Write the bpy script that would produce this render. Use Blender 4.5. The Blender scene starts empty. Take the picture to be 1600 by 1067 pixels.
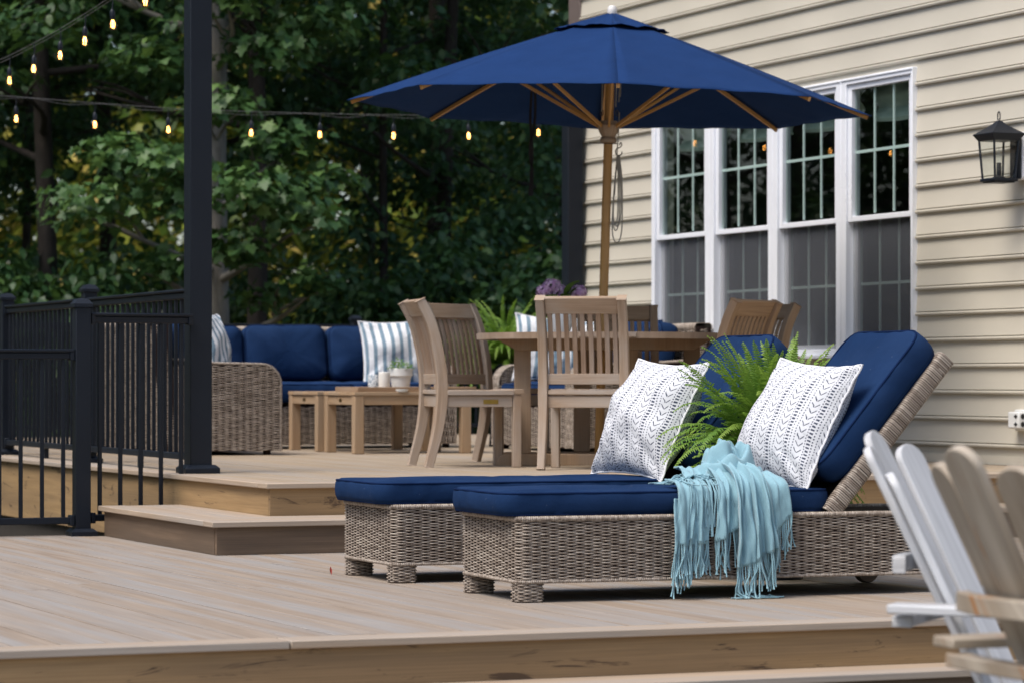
import bpy, math, random
import numpy as np
from mathutils import Matrix, Vector

random.seed(7)
RNG = np.random.default_rng(11)
PI = math.pi
SC = bpy.context.scene

# ------------------------------------------------------------------ camera, sky, sun, exposure
YAW = math.radians(22.7)
SY, CY = math.sin(YAW), math.cos(YAW)
cam = bpy.data.cameras.new('camera')
cam.sensor_width = 36.0
cam.lens = 109.1
cam.shift_y = 0.0366
cam.clip_start = 0.1
cam.clip_end = 2000
cam.dof.use_dof = True
cam.dof.focus_distance = 12.9
cam.dof.aperture_fstop = 5.1
camo = bpy.data.objects.new('camera', cam)
camo.location = (0, 0, 0.796)
camo.rotation_euler = (PI / 2, 0, -YAW)
SC.collection.objects.link(camo)
SC.camera = camo

SUN_EL, SUN_AZ = 60.0, -105.0          # azimuth of the sun, clockwise from +y
w = bpy.data.worlds.new('World')
SC.world = w
w.use_nodes = True
sky = w.node_tree.nodes.new('ShaderNodeTexSky')
sky.sky_type = 'NISHITA'
sky.sun_disc = False
sky.sun_elevation = math.radians(SUN_EL)
sky.sun_rotation = math.radians(SUN_AZ)
sky.dust_density = 2.5
sky.air_density = 1.0
sky.ozone_density = 1.0
bg = w.node_tree.nodes['Background']
bg.inputs['Strength'].default_value = 0.115
w.node_tree.links.new(sky.outputs[0], bg.inputs[0])

sl = bpy.data.lights.new('sun', 'SUN')
sl.energy = 1.8
sl.angle = math.radians(30)
sl.color = (1.0, 0.93, 0.84)
so = bpy.data.objects.new('sun', sl)
az, el = math.radians(SUN_AZ), math.radians(SUN_EL)
sdir = Vector((math.sin(az) * math.cos(el), math.cos(az) * math.cos(el), math.sin(el)))
so.rotation_euler = sdir.to_track_quat('Z', 'Y').to_euler()
so.location = (0, 0, 30)
SC.collection.objects.link(so)

SC.view_settings.view_transform = 'Standard'
SC.view_settings.look = 'None'
SC.view_settings.gamma = 1.0
SC.view_settings.exposure = 0.92
SC.cycles.use_denoising = True
SC.cycles.max_bounces = 6
SC.cycles.transparent_max_bounces = 12
SC.cycles.sample_clamp_indirect = 6.0
SC.cycles.caustics_reflective = False
SC.cycles.caustics_refractive = False


def vw(X, Z):
    """ground point X metres right of and Z metres ahead of where the photographer stood"""
    return (SY * Z + CY * X, CY * Z - SY * X)


# ------------------------------------------------------------------ mesh builder
class MB:
    def __init__(s):
        s.v, s.f, s.u, s.n = [], [], [], 0

    def add(s, verts, faces, luv=None):
        verts = np.asarray(verts, float).reshape(-1, 3)
        faces = np.asarray(faces, int)
        if luv is None:
            luv = np.zeros((faces.shape[0], faces.shape[1], 2))
        s.v.append(verts)
        s.f.append(faces + s.n)
        s.u.append(np.asarray(luv, float))
        s.n += len(verts)

    def vadd(s, verts, faces, vuv):
        faces = np.asarray(faces, int)
        s.add(verts, faces, np.asarray(vuv, float)[faces])

    def grid(s, P, uv=None, cu=False, cv=False):
        P = np.asarray(P, float)
        a, b = P.shape[:2]
        if uv is None:
            uu, vv = np.meshgrid(np.linspace(0, 1, a), np.linspace(0, 1, b), indexing='ij')
            uv = np.stack([uu, vv], -1)
        ia = np.arange(a if cu else a - 1)
        ib = np.arange(b if cv else b - 1)
        I, J = np.meshgrid(ia, ib, indexing='ij')
        I2, J2 = (I + 1) % a, (J + 1) % b
        q = np.stack([I * b + J, I2 * b + J, I2 * b + J2, I * b + J2], -1).reshape(-1, 4)
        s.vadd(P.reshape(-1, 3), q, uv.reshape(-1, 2))

    def box(s, c, d, R=None):
        d = np.asarray(d, float)
        o = np.array([[x, y, z] for x in (-.5, .5) for y in (-.5, .5) for z in (-.5, .5)]) * d
        L = int(np.argmax(d))
        off = RNG.random(2) * 20
        F = [(0, 1, 3, 2), (4, 6, 7, 5), (0, 4, 5, 1), (2, 3, 7, 6), (0, 2, 6, 4), (1, 5, 7, 3)]
        nax = [0, 0, 1, 1, 2, 2]
        luv = []
        for f, ax in zip(F, nax):
            if ax == L:
                a, b = [k for k in range(3) if k != ax]
            else:
                a = L
                b = 3 - ax - L
            luv.append([(o[i, a] + off[0], o[i, b] + off[1] + ax * .37) for i in f])
        v = o
        if R is not None:
            v = o @ np.asarray(R, float).T
        s.add(v + np.asarray(c, float), F, luv)

    def b2(s, lo, hi):
        lo, hi = np.asarray(lo, float), np.asarray(hi, float)
        s.box((lo + hi) / 2, hi - lo)

    def beam(s, p0, p1, wd, ht, up=(0, 0, 1)):
        p0, p1 = np.asarray(p0, float), np.asarray(p1, float)
        t = p1 - p0
        L = np.linalg.norm(t)
        t = t / L
        sd = np.cross(np.asarray(up, float), t)
        sd /= np.linalg.norm(sd)
        u = np.cross(t, sd)
        s.box((p0 + p1) / 2, (L, wd, ht), np.stack([t, sd, u], 1))

    def sweep(s, pts, sec, up=(0, 0, 1), scl=None, caps=True, closed=False, uvs=1.0):
        pts = np.asarray(pts, float)
        sec = np.asarray(sec, float)
        n, m = len(pts), len(sec)
        if closed:
            T = np.roll(pts, -1, 0) - np.roll(pts, 1, 0)
        else:
            T = np.gradient(pts, axis=0)
        T /= np.maximum(np.linalg.norm(T, axis=1, keepdims=True), 1e-9)
        up = np.asarray(up, float)
        S = np.cross(np.broadcast_to(up, T.shape), T)
        ln = np.linalg.norm(S, axis=1, keepdims=True)
        S = np.where(ln < 1e-4, np.array([1.0, 0, 0]), S / np.maximum(ln, 1e-9))
        U = np.cross(T, S)
        if scl is None:
            scl = np.ones(n)
        scl = np.asarray(scl, float).reshape(n, 1, 1)
        P = pts[:, None] + (S[:, None] * sec[None, :, 0:1] + U[:, None] * sec[None, :, 1:2]) * scl
        off = RNG.random(2) * 20
        seg = np.r_[0, np.cumsum(np.linalg.norm(np.diff(pts, axis=0), axis=1))] * uvs
        per = np.r_[0, np.cumsum(np.linalg.norm(np.diff(sec, axis=0), axis=1))] * uvs
        uv = np.stack(np.meshgrid(seg + off[0], per + off[1], indexing='ij'), -1)
        n0 = s.n
        s.grid(P, uv, cu=closed, cv=True)
        if caps and not closed:
            s.f.append(np.array([[n0 + k for k in range(m)]])[:, ::-1])
            s.u.append(np.array([(sec + off)[::-1]]))
            s.f.append(np.array([[n0 + (n - 1) * m + k for k in range(m)]]))
            s.u.append(np.array([sec + off]))

    def tube(s, pts, r, n=8, up=(0, 0, 1), scl=None, caps=True, closed=False):
        a = np.linspace(0, 2 * PI, n, endpoint=False)
        s.sweep(pts, np.stack([np.cos(a), np.sin(a)], 1) * r, up, scl, caps, closed)

    def lathe(s, prof, n=24, c=(0, 0, 0)):
        prof = np.asarray(prof, float)
        a = np.linspace(0, 2 * PI, n, endpoint=False)
        P = np.stack([prof[:, None, 0] * np.cos(a), prof[:, None, 0] * np.sin(a),
                      np.repeat(prof[:, 1:2], n, 1)], -1) + np.asarray(c, float)
        seg = np.r_[0, np.cumsum(np.linalg.norm(np.diff(prof, axis=0), axis=1))]
        uv = np.stack(np.meshgrid(seg, a * .1, indexing='ij'), -1)
        s.grid(P, uv, cv=True)

    def prism(s, outline, th, M=None):
        """outline (k,2) in the local xy plane, thickness th along local z, M a 4x4"""
        o = np.asarray(outline, float)
        k = len(o)
        v = np.vstack([np.c_[o, np.full(k, -th / 2)], np.c_[o, np.full(k, th / 2)]])
        if M is not None:
            M = np.asarray(M, float)
            v = v @ M[:3, :3].T + M[:3, 3]
        off = RNG.random(2) * 20
        q = [(i, (i + 1) % k, k + (i + 1) % k, k + i) for i in range(k)]
        uvo = o[:, ::-1] + off
        luv = [[uvo[i], uvo[(i + 1) % k], uvo[(i + 1) % k] + (0, th), uvo[i] + (0, th)] for i in range(k)]
        n0 = s.n
        s.add(v, q, luv)
        s.f.append(np.array([[n0 + i for i in range(k)]])[:, ::-1])
        s.u.append(np.array([uvo[::-1]]))
        s.f.append(np.array([[n0 + k + i for i in range(k)]]))
        s.u.append(np.array([uvo]))

    def build(s, name, mat, parent=None, smooth=True, ang=38, bevel=0, seg=2, loc=None, rot=None, solid=0):
        me = bpy.data.meshes.new(name)
        V = np.concatenate(s.v)
        me.vertices.add(len(V))
        me.vertices.foreach_set('co', V.ravel())
        tot = np.concatenate([np.full(len(f), f.shape[1]) for f in s.f])
        idx = np.concatenate([f.ravel() for f in s.f])
        me.loops.add(len(idx))
        me.loops.foreach_set('vertex_index', idx)
        me.polygons.add(len(tot))
        me.polygons.foreach_set('loop_start', np.r_[0, np.cumsum(tot)[:-1]])
        try:
            me.polygons.foreach_set('loop_total', tot)
        except Exception:
            pass
        uvl = me.uv_layers.new(name='UVMap')
        uvl.data.foreach_set('uv', np.concatenate([u.reshape(-1, 2) for u in s.u]).ravel())
        me.polygons.foreach_set('use_smooth', np.full(len(tot), bool(smooth)))
        me.update(calc_edges=True)
        me.validate()
        if smooth and ang:
            me.set_sharp_from_angle(angle=math.radians(ang))
        if mat is not None:
            me.materials.append(mat)
        o = bpy.data.objects.new(name, me)
        SC.collection.objects.link(o)
        if parent is not None:
            o.parent = parent
        if loc is not None:
            o.location = loc
        if rot is not None:
            o.rotation_euler = rot
        if solid:
            m = o.modifiers.new('thickness', 'SOLIDIFY')
            m.thickness = solid
            m.offset = 0
        if bevel:
            m = o.modifiers.new('bevel', 'BEVEL')
            m.width = bevel
            m.segments = seg
            m.limit_method = 'ANGLE'
            m.angle_limit = math.radians(40)
        return o


def tag(o, label, cat, group=None, kind=None):
    o['label'] = label
    o['category'] = cat
    if group:
        o['group'] = group
    if kind:
        o['kind'] = kind
    return o


def struct(o, label=None):
    o['kind'] = 'structure'
    if label:
        o['label'] = label
    return o


def thing(name, label, cat, loc=(0, 0, 0), rz=0, group=None):
    o = bpy.data.objects.new(name, None)
    o.empty_display_size = .1
    SC.collection.objects.link(o)
    o.location = loc
    o.rotation_euler = (0, 0, rz)
    return tag(o, label, cat, group)


def dup(o, label, loc, rz=None, group=None, parent=None):
    c = o.copy()
    SC.collection.objects.link(c)
    if parent is not None:
        c.parent = parent
    else:
        c.location = loc
        if rz is not None:
            c.rotation_euler = (0, 0, rz)
        c['label'] = label
        if group:
            c['group'] = group
    for ch in list(o.children):
        dup(ch, None, None, None, None, c)
    return c


def Rx(a): return np.array([[1, 0, 0], [0, math.cos(a), -math.sin(a)], [0, math.sin(a), math.cos(a)]])
def Ry(a): return np.array([[math.cos(a), 0, math.sin(a)], [0, 1, 0], [-math.sin(a), 0, math.cos(a)]])
def Rz(a): return np.array([[math.cos(a), -math.sin(a), 0], [math.sin(a), math.cos(a), 0], [0, 0, 1]])


def M4(R, t):
    M = np.eye(4)
    M[:3, :3] = R
    M[:3, 3] = t
    return M


def spline(pts, n):
    """Catmull-Rom through pts"""
    p = np.asarray(pts, float)
    p = np.vstack([2 * p[0] - p[1], p, 2 * p[-1] - p[-2]])
    k = len(p) - 3
    t = np.linspace(0, k - 1e-6, n)
    i = t.astype(int)
    f = (t - i)[:, None]
    a, b, c, d = p[i], p[i + 1], p[i + 2], p[i + 3]
    return .5 * (2 * b + (c - a) * f + (2 * a - 5 * b + 4 * c - d) * f ** 2 + (3 * b - a - 3 * c + d) * f ** 3)


# ------------------------------------------------------------------ materials
def mat(name):
    m = bpy.data.materials.new(name)
    m.use_nodes = True
    return m, m.node_tree, m.node_tree.nodes['Principled BSDF']


def nd(nt, typ, ins=None, **props):
    n = nt.nodes.new(typ)
    for k, v in props.items():
        setattr(n, k, v)
    for k, v in (ins or {}).items():
        if isinstance(v, bpy.types.NodeSocket):
            nt.links.new(v, n.inputs[k])
        else:
            n.inputs[k].default_value = v
    return n


def mth(nt, op, a, b=0.0, c=0.0):
    return nd(nt, 'ShaderNodeMath', {0: a, 1: b, 2: c}, operation=op).outputs[0]


def ramp(nt, fac, stops):
    r = nd(nt, 'ShaderNodeValToRGB', {0: fac})
    e = r.color_ramp.elements
    while len(e) < len(stops):
        e.new(.5)
    for x, (p, c) in zip(e, stops):
        x.position = p
        x.color = (*c, 1)
    return r.outputs[0]


def mixc(nt, fac, a, b, mode='MIX'):
    n = nd(nt, 'ShaderNodeMix', data_type='RGBA', blend_type=mode)
    for s, v in ((0, fac), (6, a), (7, b)):
        if isinstance(v, bpy.types.NodeSocket):
            nt.links.new(v, n.inputs[s])
        else:
            n.inputs[s].default_value = v if s == 0 else (*v, 1)
    return n.outputs[2]


def noise(nt, vec, scale, detail=4, rough=.55, dist=0.0):
    return nd(nt, 'ShaderNodeTexNoise', {'Vector': vec, 'Scale': scale, 'Detail': detail, 'Roughness': rough,
                                         'Distortion': dist}).outputs[0]


def mapping(nt, src, scale, loc=(0, 0, 0)):
    return nd(nt, 'ShaderNodeMapping', {'Vector': src, 'Scale': scale, 'Location': loc}).outputs[0]


def bump(nt, bs, h, strength, dist=.01):
    b = nd(nt, 'ShaderNodeBump', {'Height': h, 'Strength': strength, 'Distance': dist})
    nt.links.new(b.outputs[0], bs.inputs['Normal'])


def plain(name, col, rough=.5, var=.12, scale=6, metal=0, bmp=0, bscale=60, spec=.5, coat=0):
    m, nt, bs = mat(name)
    tc = nd(nt, 'ShaderNodeTexCoord').outputs['Object']
    n = noise(nt, tc, scale, 5)
    c1 = tuple(x * (1 - var) for x in col)
    c2 = tuple(min(1, x * (1 + var)) for x in col)
    nt.links.new(ramp(nt, n, [(.3, c1), (.7, c2)]), bs.inputs['Base Color'])
    nt.links.new(ramp(nt, n, [(.3, (rough * .85,) * 3), (.7, (min(1, rough * 1.15),) * 3)]), bs.inputs['Roughness'])
    bs.inputs['Metallic'].default_value = metal
    bs.inputs['Specular IOR Level'].default_value = spec
    bs.inputs['Coat Weight'].default_value = coat
    if bmp:
        bump(nt, bs, noise(nt, tc, bscale, 4), bmp, .004)
    return m


def wood(name, c1, c2, c3, rough=.65, gs=(2.5, 38), patch=(.9, 6), bmp=.25, knots=None, plo=.42, phi=.62):
    m, nt, bs = mat(name)
    uv = nd(nt, 'ShaderNodeTexCoord').outputs['UV']
    g = noise(nt, mapping(nt, uv, (gs[0], gs[1], 1)), 1.0, 7, .62, .25)
    p = noise(nt, mapping(nt, uv, (patch[0], patch[1], 1), (7, 3, 0)), 1.0, 4, .55)
    col = ramp(nt, g, [(.34, c1), (.66, c2)])
    col = mixc(nt, ramp(nt, p, [(plo, (0, 0, 0)), (phi, (1, 1, 1))]), col, c3)
    fine = noise(nt, mapping(nt, uv, (gs[0] * 2, gs[1] * 5, 1)), 1.0, 3)
    col = mixc(nt, .35, col, ramp(nt, fine, [(.35, (.55, .55, .55)), (.65, (1, 1, 1))]), 'MULTIPLY')
    if knots:
        k = noise(nt, mapping(nt, uv, knots[1], (3, 9, 0)), 1.0, 5, .7, .8)
        col = mixc(nt, ramp(nt, k, [(knots[2], (0, 0, 0)), (knots[2] + .06, (1, 1, 1))]), col, knots[0])
    nt.links.new(col, bs.inputs['Base Color'])
    bs.inputs['Roughness'].default_value = rough
    bs.inputs['Specular IOR Level'].default_value = .3
    bump(nt, bs, g, bmp, .003)
    return m


def fabric(name, col, rough=.9, var=.12, thread=900, sheen=.15, tint=(1, 1, 1)):
    m, nt, bs = mat(name)
    tc = nd(nt, 'ShaderNodeTexCoord').outputs['Object']
    n = noise(nt, tc, 5, 4)
    c1 = tuple(x * (1 - var) for x in col)
    c2 = tuple(x * (1 + var) for x in col)
    fine = noise(nt, tc, 420, 2)
    c = mixc(nt, .5, ramp(nt, n, [(.3, c1), (.7, c2)]), ramp(nt, fine, [(.3, (.72,) * 3), (.7, (1, 1, 1))]), 'MULTIPLY')
    nt.links.new(c, bs.inputs['Base Color'])
    bs.inputs['Roughness'].default_value = rough
    bs.inputs['Specular IOR Level'].default_value = .05
    bs.inputs['Sheen Weight'].default_value = sheen
    bs.inputs['Sheen Roughness'].default_value = .4
    bs.inputs['Sheen Tint'].default_value = (*tint, 1)
    big = noise(nt, tc, 9, 4, .5)
    bump(nt, bs, mth(nt, 'ADD', mth(nt, 'MULTIPLY', fine, .12), big), .35, .02)
    return m


def leafmat(name, stops, trans=.35, tcol=(.25, .4, .05), rough=.45):
    m, nt, bs = mat(name)
    uv = nd(nt, 'ShaderNodeTexCoord').outputs['UV']
    sx = nd(nt, 'ShaderNodeSeparateXYZ', {0: uv})
    col = ramp(nt, sx.outputs[0], stops)
    nt.links.new(col, bs.inputs['Base Color'])
    bs.inputs['Roughness'].default_value = rough
    bs.inputs['Specular IOR Level'].default_value = .35
    tr = nd(nt, 'ShaderNodeBsdfTranslucent')
    nt.links.new(mixc(nt, .6, col, tcol, 'MIX'), tr.inputs[0])
    mx = nd(nt, 'ShaderNodeMixShader', {0: trans, 1: bs.outputs[0], 2: tr.outputs[0]})
    nt.links.new(mx.outputs[0], nt.nodes['Material Output'].inputs[0])
    return m


M = {}
M['deck'] = wood('composite_decking', (.265, .205, .155), (.37, .298, .232), (.315, .29, .268), .62, (.9, 24), (.35, 9.0), .10,
                 ((.16, .12, .09), (1.1, 60, 1), .70))
M['deck_upper'] = wood('upper_decking', (.32, .245, .165), (.42, .33, .235), (.36, .31, .255), .62, (.9, 24), (.35, 9.0), .10)
M['tread'] = wood('tread_board', (.36, .275, .20), (.46, .365, .275), (.38, .335, .29), .6, (1.2, 30), (.4, 5), .15)
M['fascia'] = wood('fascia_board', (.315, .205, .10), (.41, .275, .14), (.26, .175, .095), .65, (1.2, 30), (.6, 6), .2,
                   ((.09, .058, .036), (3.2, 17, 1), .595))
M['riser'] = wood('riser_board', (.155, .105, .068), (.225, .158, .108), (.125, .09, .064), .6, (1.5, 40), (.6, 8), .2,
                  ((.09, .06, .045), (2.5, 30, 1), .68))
M['gap'] = plain('joist_dark', (.03, .025, .02), .9)
M['black'] = plain('black_powder_coat', (.007, .0105, .0175), .45, .1, 3, bmp=.03, bscale=300, spec=.28)
M['siding'] = plain('vinyl_siding', (.525, .49, .41), .5, .035, 1.5, bmp=.04, bscale=90, spec=.3)
M['white'] = plain('white_vinyl', (.80, .825, .87), .35, .03, 3, spec=.4)
M['brown_trim'] = plain('brown_trim', (.14, .11, .10), .5, .1, 3)
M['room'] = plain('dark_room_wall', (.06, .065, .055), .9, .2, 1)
M['shade'] = plain('roman_shade_cloth', (.42, .47, .42), .9, .1, 8)
M['teak_grey'] = wood('weathered_teak', (.33, .235, .16), (.45, .34, .255), (.42, .36, .31), .7, (2, 40), (1.6, 5), .3)
M['teak_mid'] = wood('half_weathered_teak', (.25, .165, .11), (.35, .25, .18), (.36, .29, .24), .7, (2, 40), (1.6, 5), .3)
M['honey_table'] = wood('honey_teak', (.36, .235, .135), (.47, .325, .20), (.41, .30, .20), .6, (2, 36), (1.5, 5), .25)
M['honey'] = wood('honey_wood', (.48, .25, .075), (.60, .34, .11), (.53, .31, .13), .5, (2, 36), (1.5, 5), .2)
M['teak'] = wood('teak', (.27, .175, .105), (.38, .26, .165), (.35, .265, .19), .65, (2, 40), (1.5, 5), .3, plo=.5, phi=.75)
M['teak_warm'] = wood('oiled_teak', (.30, .195, .115), (.40, .275, .175), (.35, .26, .185), .6, (2, 36), (1.5, 5), .25)
M['cushion'] = fabric('navy_canvas', (.0095, .029, .086), sheen=.0)
def lint(m):
    nt = m.node_tree
    bs = nt.nodes['Principled BSDF']
    src = bs.inputs['Base Color'].links[0].from_socket
    tc = nd(nt, 'ShaderNodeTexCoord').outputs['Object']
    vo = nd(nt, 'ShaderNodeTexVoronoi', {'Vector': tc, 'Scale': 38.0, 'Randomness': 1.0})
    sp = mth(nt, 'LESS_THAN', vo.outputs['Distance'], .055)
    some = mth(nt, 'GREATER_THAN', noise(nt, tc, 7.0, 2), .56)
    fade = noise(nt, tc, 2.3, 4)
    c = mixc(nt, ramp(nt, fade, [(.35, (0, 0, 0)), (.75, (.28,) * 3)]), src, (.03, .055, .12))
    nt.links.new(mixc(nt, mth(nt, 'MULTIPLY', mth(nt, 'MULTIPLY', sp, some), .55), c, (.25, .30, .38)), bs.inputs['Base Color'])


lint(M['cushion'])
M['piping'] = fabric('navy_piping', (.006, .017, .06), sheen=0)
M['canopy'] = fabric('navy_canopy', (.0125, .038, .124), .9, .06, sheen=0)
M['throw'] = fabric('teal_wool', (.26, .44, .51), .95, .1, sheen=.3)
M['ceramic'] = plain('white_ceramic', (.72, .73, .72), .35, .03, 5)
M['wax'] = plain('candle_wax', (.82, .81, .77), .5, .03, 5)
M['soil'] = plain('soil', (.05, .035, .025), .95, .3, 40)
M['brass'] = plain('brass_plate', (.42, .28, .07), .35, .1, 30, metal=1)
M['wire'] = plain('wire_grey', (.14, .14, .14), .6, .1, 50)
M['steel'] = plain('rope_grey', (.30, .29, .27), .7, .1, 50)
M['hook'] = plain('steel_hook', (.12, .11, .10), .35, .1, 50, metal=1)
M['strap'] = plain('black_strap', (.012, .012, .016), .8)
M['finial'] = plain('white_finial', (.72, .70, .68), .4, .05, 20)
M['adk_white'] = wood('worn_white_paint', (.50, .51, .53), (.62, .63, .65), (.41, .40, .39), .5, (1.5, 20), (1.5, 8), .12, plo=.5, phi=.7)
M['adk_worn'] = wood('weathered_white_paint', (.37, .315, .25), (.50, .44, .36), (.31, .25, .185), .6, (1.2, 16), (1.2, 7), .15,
                     ((.33, .145, .045), (1.6, 9, 1), .585))
M['bark'] = wood('bark', (.17, .155, .135), (.32, .30, .265), (.24, .225, .20), .95, (4, 14), (2, 6), .9)
M['bark_dark'] = wood('dark_bark', (.035, .028, .022), (.075, .06, .05), (.04, .035, .03), .95, (4, 14), (2, 6), .9)
M['outlet'] = plain('white_plastic', (.72, .73, .72), .4, .03, 5)
M['slot'] = plain('dark_slot', (.015, .015, .015), .6)
M['lilac'] = leafmat('lilac_petals', [(0, (.42, .22, .46)), (.5, (.62, .42, .66)), (1, (.80, .62, .80))], .2, (.5, .25, .55), .6)
M['leaf_maple'] = leafmat('maple_leaves', [(0, (.032, .080, .026)), (.6, (.060, .132, .038)), (1, (.11, .19, .045))], .25, (.12, .22, .05))
M['leaf_dark'] = leafmat('shade_leaves', [(0, (.018, .052, .020)), (.6, (.036, .092, .032)), (1, (.068, .135, .036))], .3, (.10, .19, .035))
M['leaf_blue'] = leafmat('oak_leaves', [(0, (.034, .082, .040)), (.6, (.066, .14, .062)), (1, (.11, .20, .075))], .32, (.12, .24, .06))
M['leaf_far_painted_sun'] = leafmat('far_leaves_painted_sun', [(0, (.022, .055, .012)), (.50, (.055, .12, .018)), (.70, (.15, .23, .03)), (.86, (.42, .41, .07)), (1, (.9, .66, .2))], .45, (.55, .55, .10))  # golden upper stops put sunlit dapples into the leaf colour
M['fern'] = leafmat('fern_green', [(0, (.075, .17, .025)), (.6, (.13, .26, .04)), (1, (.26, .38, .07))], .35, (.3, .5, .06), .5)
M['lilac_leaf'] = leafmat('lilac_leaf', [(0, (.03, .08, .02)), (1, (.08, .16, .03))], .25)
M['ground'] = plain('forest_floor', (.06, .055, .03), .95, .4, 1.2, bmp=.6, bscale=9)
M['patio'] = plain('gravel_patio', (.16, .15, .14), .9, .3, 30, bmp=.5, bscale=60)


def wicker_mat(name, dark, mid, light):
    m, nt, bs = mat(name)
    uv = nd(nt, 'ShaderNodeTexCoord').outputs['UV']
    sx = nd(nt, 'ShaderNodeSeparateXYZ', {0: uv})
    cell = nd(nt, 'ShaderNodeCombineXYZ', {0: mth(nt, 'FLOOR', mth(nt, 'MULTIPLY', sx.outputs[0], 3.1)),
                                           1: mth(nt, 'FLOOR', sx.outputs[1])})
    wn = nd(nt, 'ShaderNodeTexWhiteNoise', {'Vector': cell.outputs[0]}, noise_dimensions='2D').outputs[0]
    big = noise(nt, mapping(nt, uv, (2.2, .06, 1)), 1.0, 3)
    f = mth(nt, 'ADD', mth(nt, 'MULTIPLY', wn, .6), mth(nt, 'MULTIPLY', big, .4))
    col = ramp(nt, f, [(.15, dark), (.5, mid), (.85, light)])
    nt.links.new(col, bs.inputs['Base Color'])
    bs.inputs['Roughness'].default_value = .5
    bs.inputs['Specular IOR Level'].default_value = .35
    return m


M['wicker'] = wicker_mat('grey_brown_wicker', (.19, .152, .122), (.305, .255, .212), (.45, .395, .335))
M['wicker_sofa'] = wicker_mat('sofa_wicker', (.19, .155, .125), (.30, .25, .205), (.43, .37, .31))
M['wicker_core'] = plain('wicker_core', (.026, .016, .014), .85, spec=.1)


def stripes_mat():
    m, nt, bs = mat('striped_cotton')
    uv = nd(nt, 'ShaderNodeTexCoord').outputs['UV']
    sx = nd(nt, 'ShaderNodeSeparateXYZ', {0: uv})
    fr = mth(nt, 'FRACT', mth(nt, 'MULTIPLY', sx.outputs[0], 7.5))
    s1 = mth(nt, 'LESS_THAN', mth(nt, 'ABSOLUTE', mth(nt, 'SUBTRACT', fr, .5)), .21)
    th = noise(nt, mapping(nt, uv, (160, 10, 1)), 1.0, 3)
    blue = ramp(nt, th, [(.35, (.12, .20, .27)), (.65, (.22, .31, .38))])
    nt.links.new(mixc(nt, s1, (.70, .72, .75), blue), bs.inputs['Base Color'])
    bs.inputs['Roughness'].default_value = .9
    bump(nt, bs, noise(nt, mapping(nt, uv, (7, 7, 1)), 1.0, 4), .5, .02)
    return m


def chevron_mat():
    m, nt, bs = mat('mudcloth_print')
    uv = nd(nt, 'ShaderNodeTexCoord').outputs['UV']
    wob = noise(nt, mapping(nt, uv, (30, 30, 1)), 1.0, 2)
    sx = nd(nt, 'ShaderNodeSeparateXYZ', {0: uv})
    wv = mth(nt, 'MULTIPLY', mth(nt, 'SUBTRACT', wob, .5), .012)
    u = mth(nt, 'ADD', sx.outputs[0], wv)
    v = mth(nt, 'ADD', sx.outputs[1], wv)
    fx = mth(nt, 'FRACT', mth(nt, 'MULTIPLY', u, 6.3))
    colid = mth(nt, 'FLOOR', mth(nt, 'MULTIPLY', u, 6.3))

    def near(c, h):
        return mth(nt, 'LESS_THAN', mth(nt, 'ABSOLUTE', mth(nt, 'SUBTRACT', fx, c)), h)

    def dash(n, duty, ph=0.0):
        return mth(nt, 'LESS_THAN', mth(nt, 'FRACT', mth(nt, 'ADD', mth(nt, 'MULTIPLY', v, n), mth(nt, 'MULTIPLY', colid, .37))), duty)
    xx = mth(nt, 'ABSOLUTE', mth(nt, 'SUBTRACT', fx, .30))
    chv = mth(nt, 'LESS_THAN', mth(nt, 'FRACT', mth(nt, 'ADD', mth(nt, 'SUBTRACT', mth(nt, 'MULTIPLY', v, 23.0), mth(nt, 'MULTIPLY', xx, 4.0)), mth(nt, 'MULTIPLY', colid, .37))), .20)
    chv = mth(nt, 'MULTIPLY', chv, mth(nt, 'LESS_THAN', xx, .17))
    chv = mth(nt, 'MULTIPLY', chv, mth(nt, 'GREATER_THAN', xx, .012))
    d1 = mth(nt, 'MULTIPLY', near(.70, .075), dash(44.0, .5))
    d2 = mth(nt, 'MULTIPLY', near(.56, .022), dash(56.0, .5))
    d3 = mth(nt, 'MULTIPLY', near(.87, .028), dash(52.0, .45))
    d4 = mth(nt, 'MULTIPLY', near(.04, .022), dash(56.0, .5))
    mk = mth(nt, 'MAXIMUM', mth(nt, 'MAXIMUM', chv, d1), mth(nt, 'MAXIMUM', mth(nt, 'MAXIMUM', d2, d3), d4))
    nt.links.new(mixc(nt, mk, (.64, .655, .69), (.05, .06, .095)), bs.inputs['Base Color'])
    bs.inputs['Roughness'].default_value = .9
    bs.inputs['Specular IOR Level'].default_value = .2
    bump(nt, bs, noise(nt, mapping(nt, uv, (6, 6, 1)), 1.0, 4, .5, .6), .55, .02)
    return m


M['stripes'] = stripes_mat()
M['chevron'] = chevron_mat()
M['pillow_white'] = fabric('white_cotton', (.78, .79, .82), .9, .03)


def glass_mat(name, tint, boost, rough=0.0):
    m, nt, bs = mat(name)
    nt.nodes.remove(bs)
    tr = nd(nt, 'ShaderNodeBsdfTransparent', {0: (*tint, 1)})
    gl = nd(nt, 'ShaderNodeBsdfGlossy', {0: (1, 1, 1, 1), 1: rough})
    ge = nd(nt, 'ShaderNodeNewGeometry')
    dt = nd(nt, 'ShaderNodeVectorMath', {0: ge.outputs['Normal'], 1: ge.outputs['Incoming']}, operation='DOT_PRODUCT').outputs['Value']
    fr = mth(nt, 'MULTIPLY_ADD', mth(nt, 'POWER', mth(nt, 'SUBTRACT', 1.0, mth(nt, 'ABSOLUTE', dt)), 5.0), .96, .04)
    mx = nd(nt, 'ShaderNodeMixShader', {0: mth(nt, 'MINIMUM', mth(nt, 'MULTIPLY', fr, boost), 1.0), 1: tr.outputs[0], 2: gl.outputs[0]})
    nt.links.new(mx.outputs[0], nt.nodes['Material Output'].inputs[0])
    return m


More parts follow.
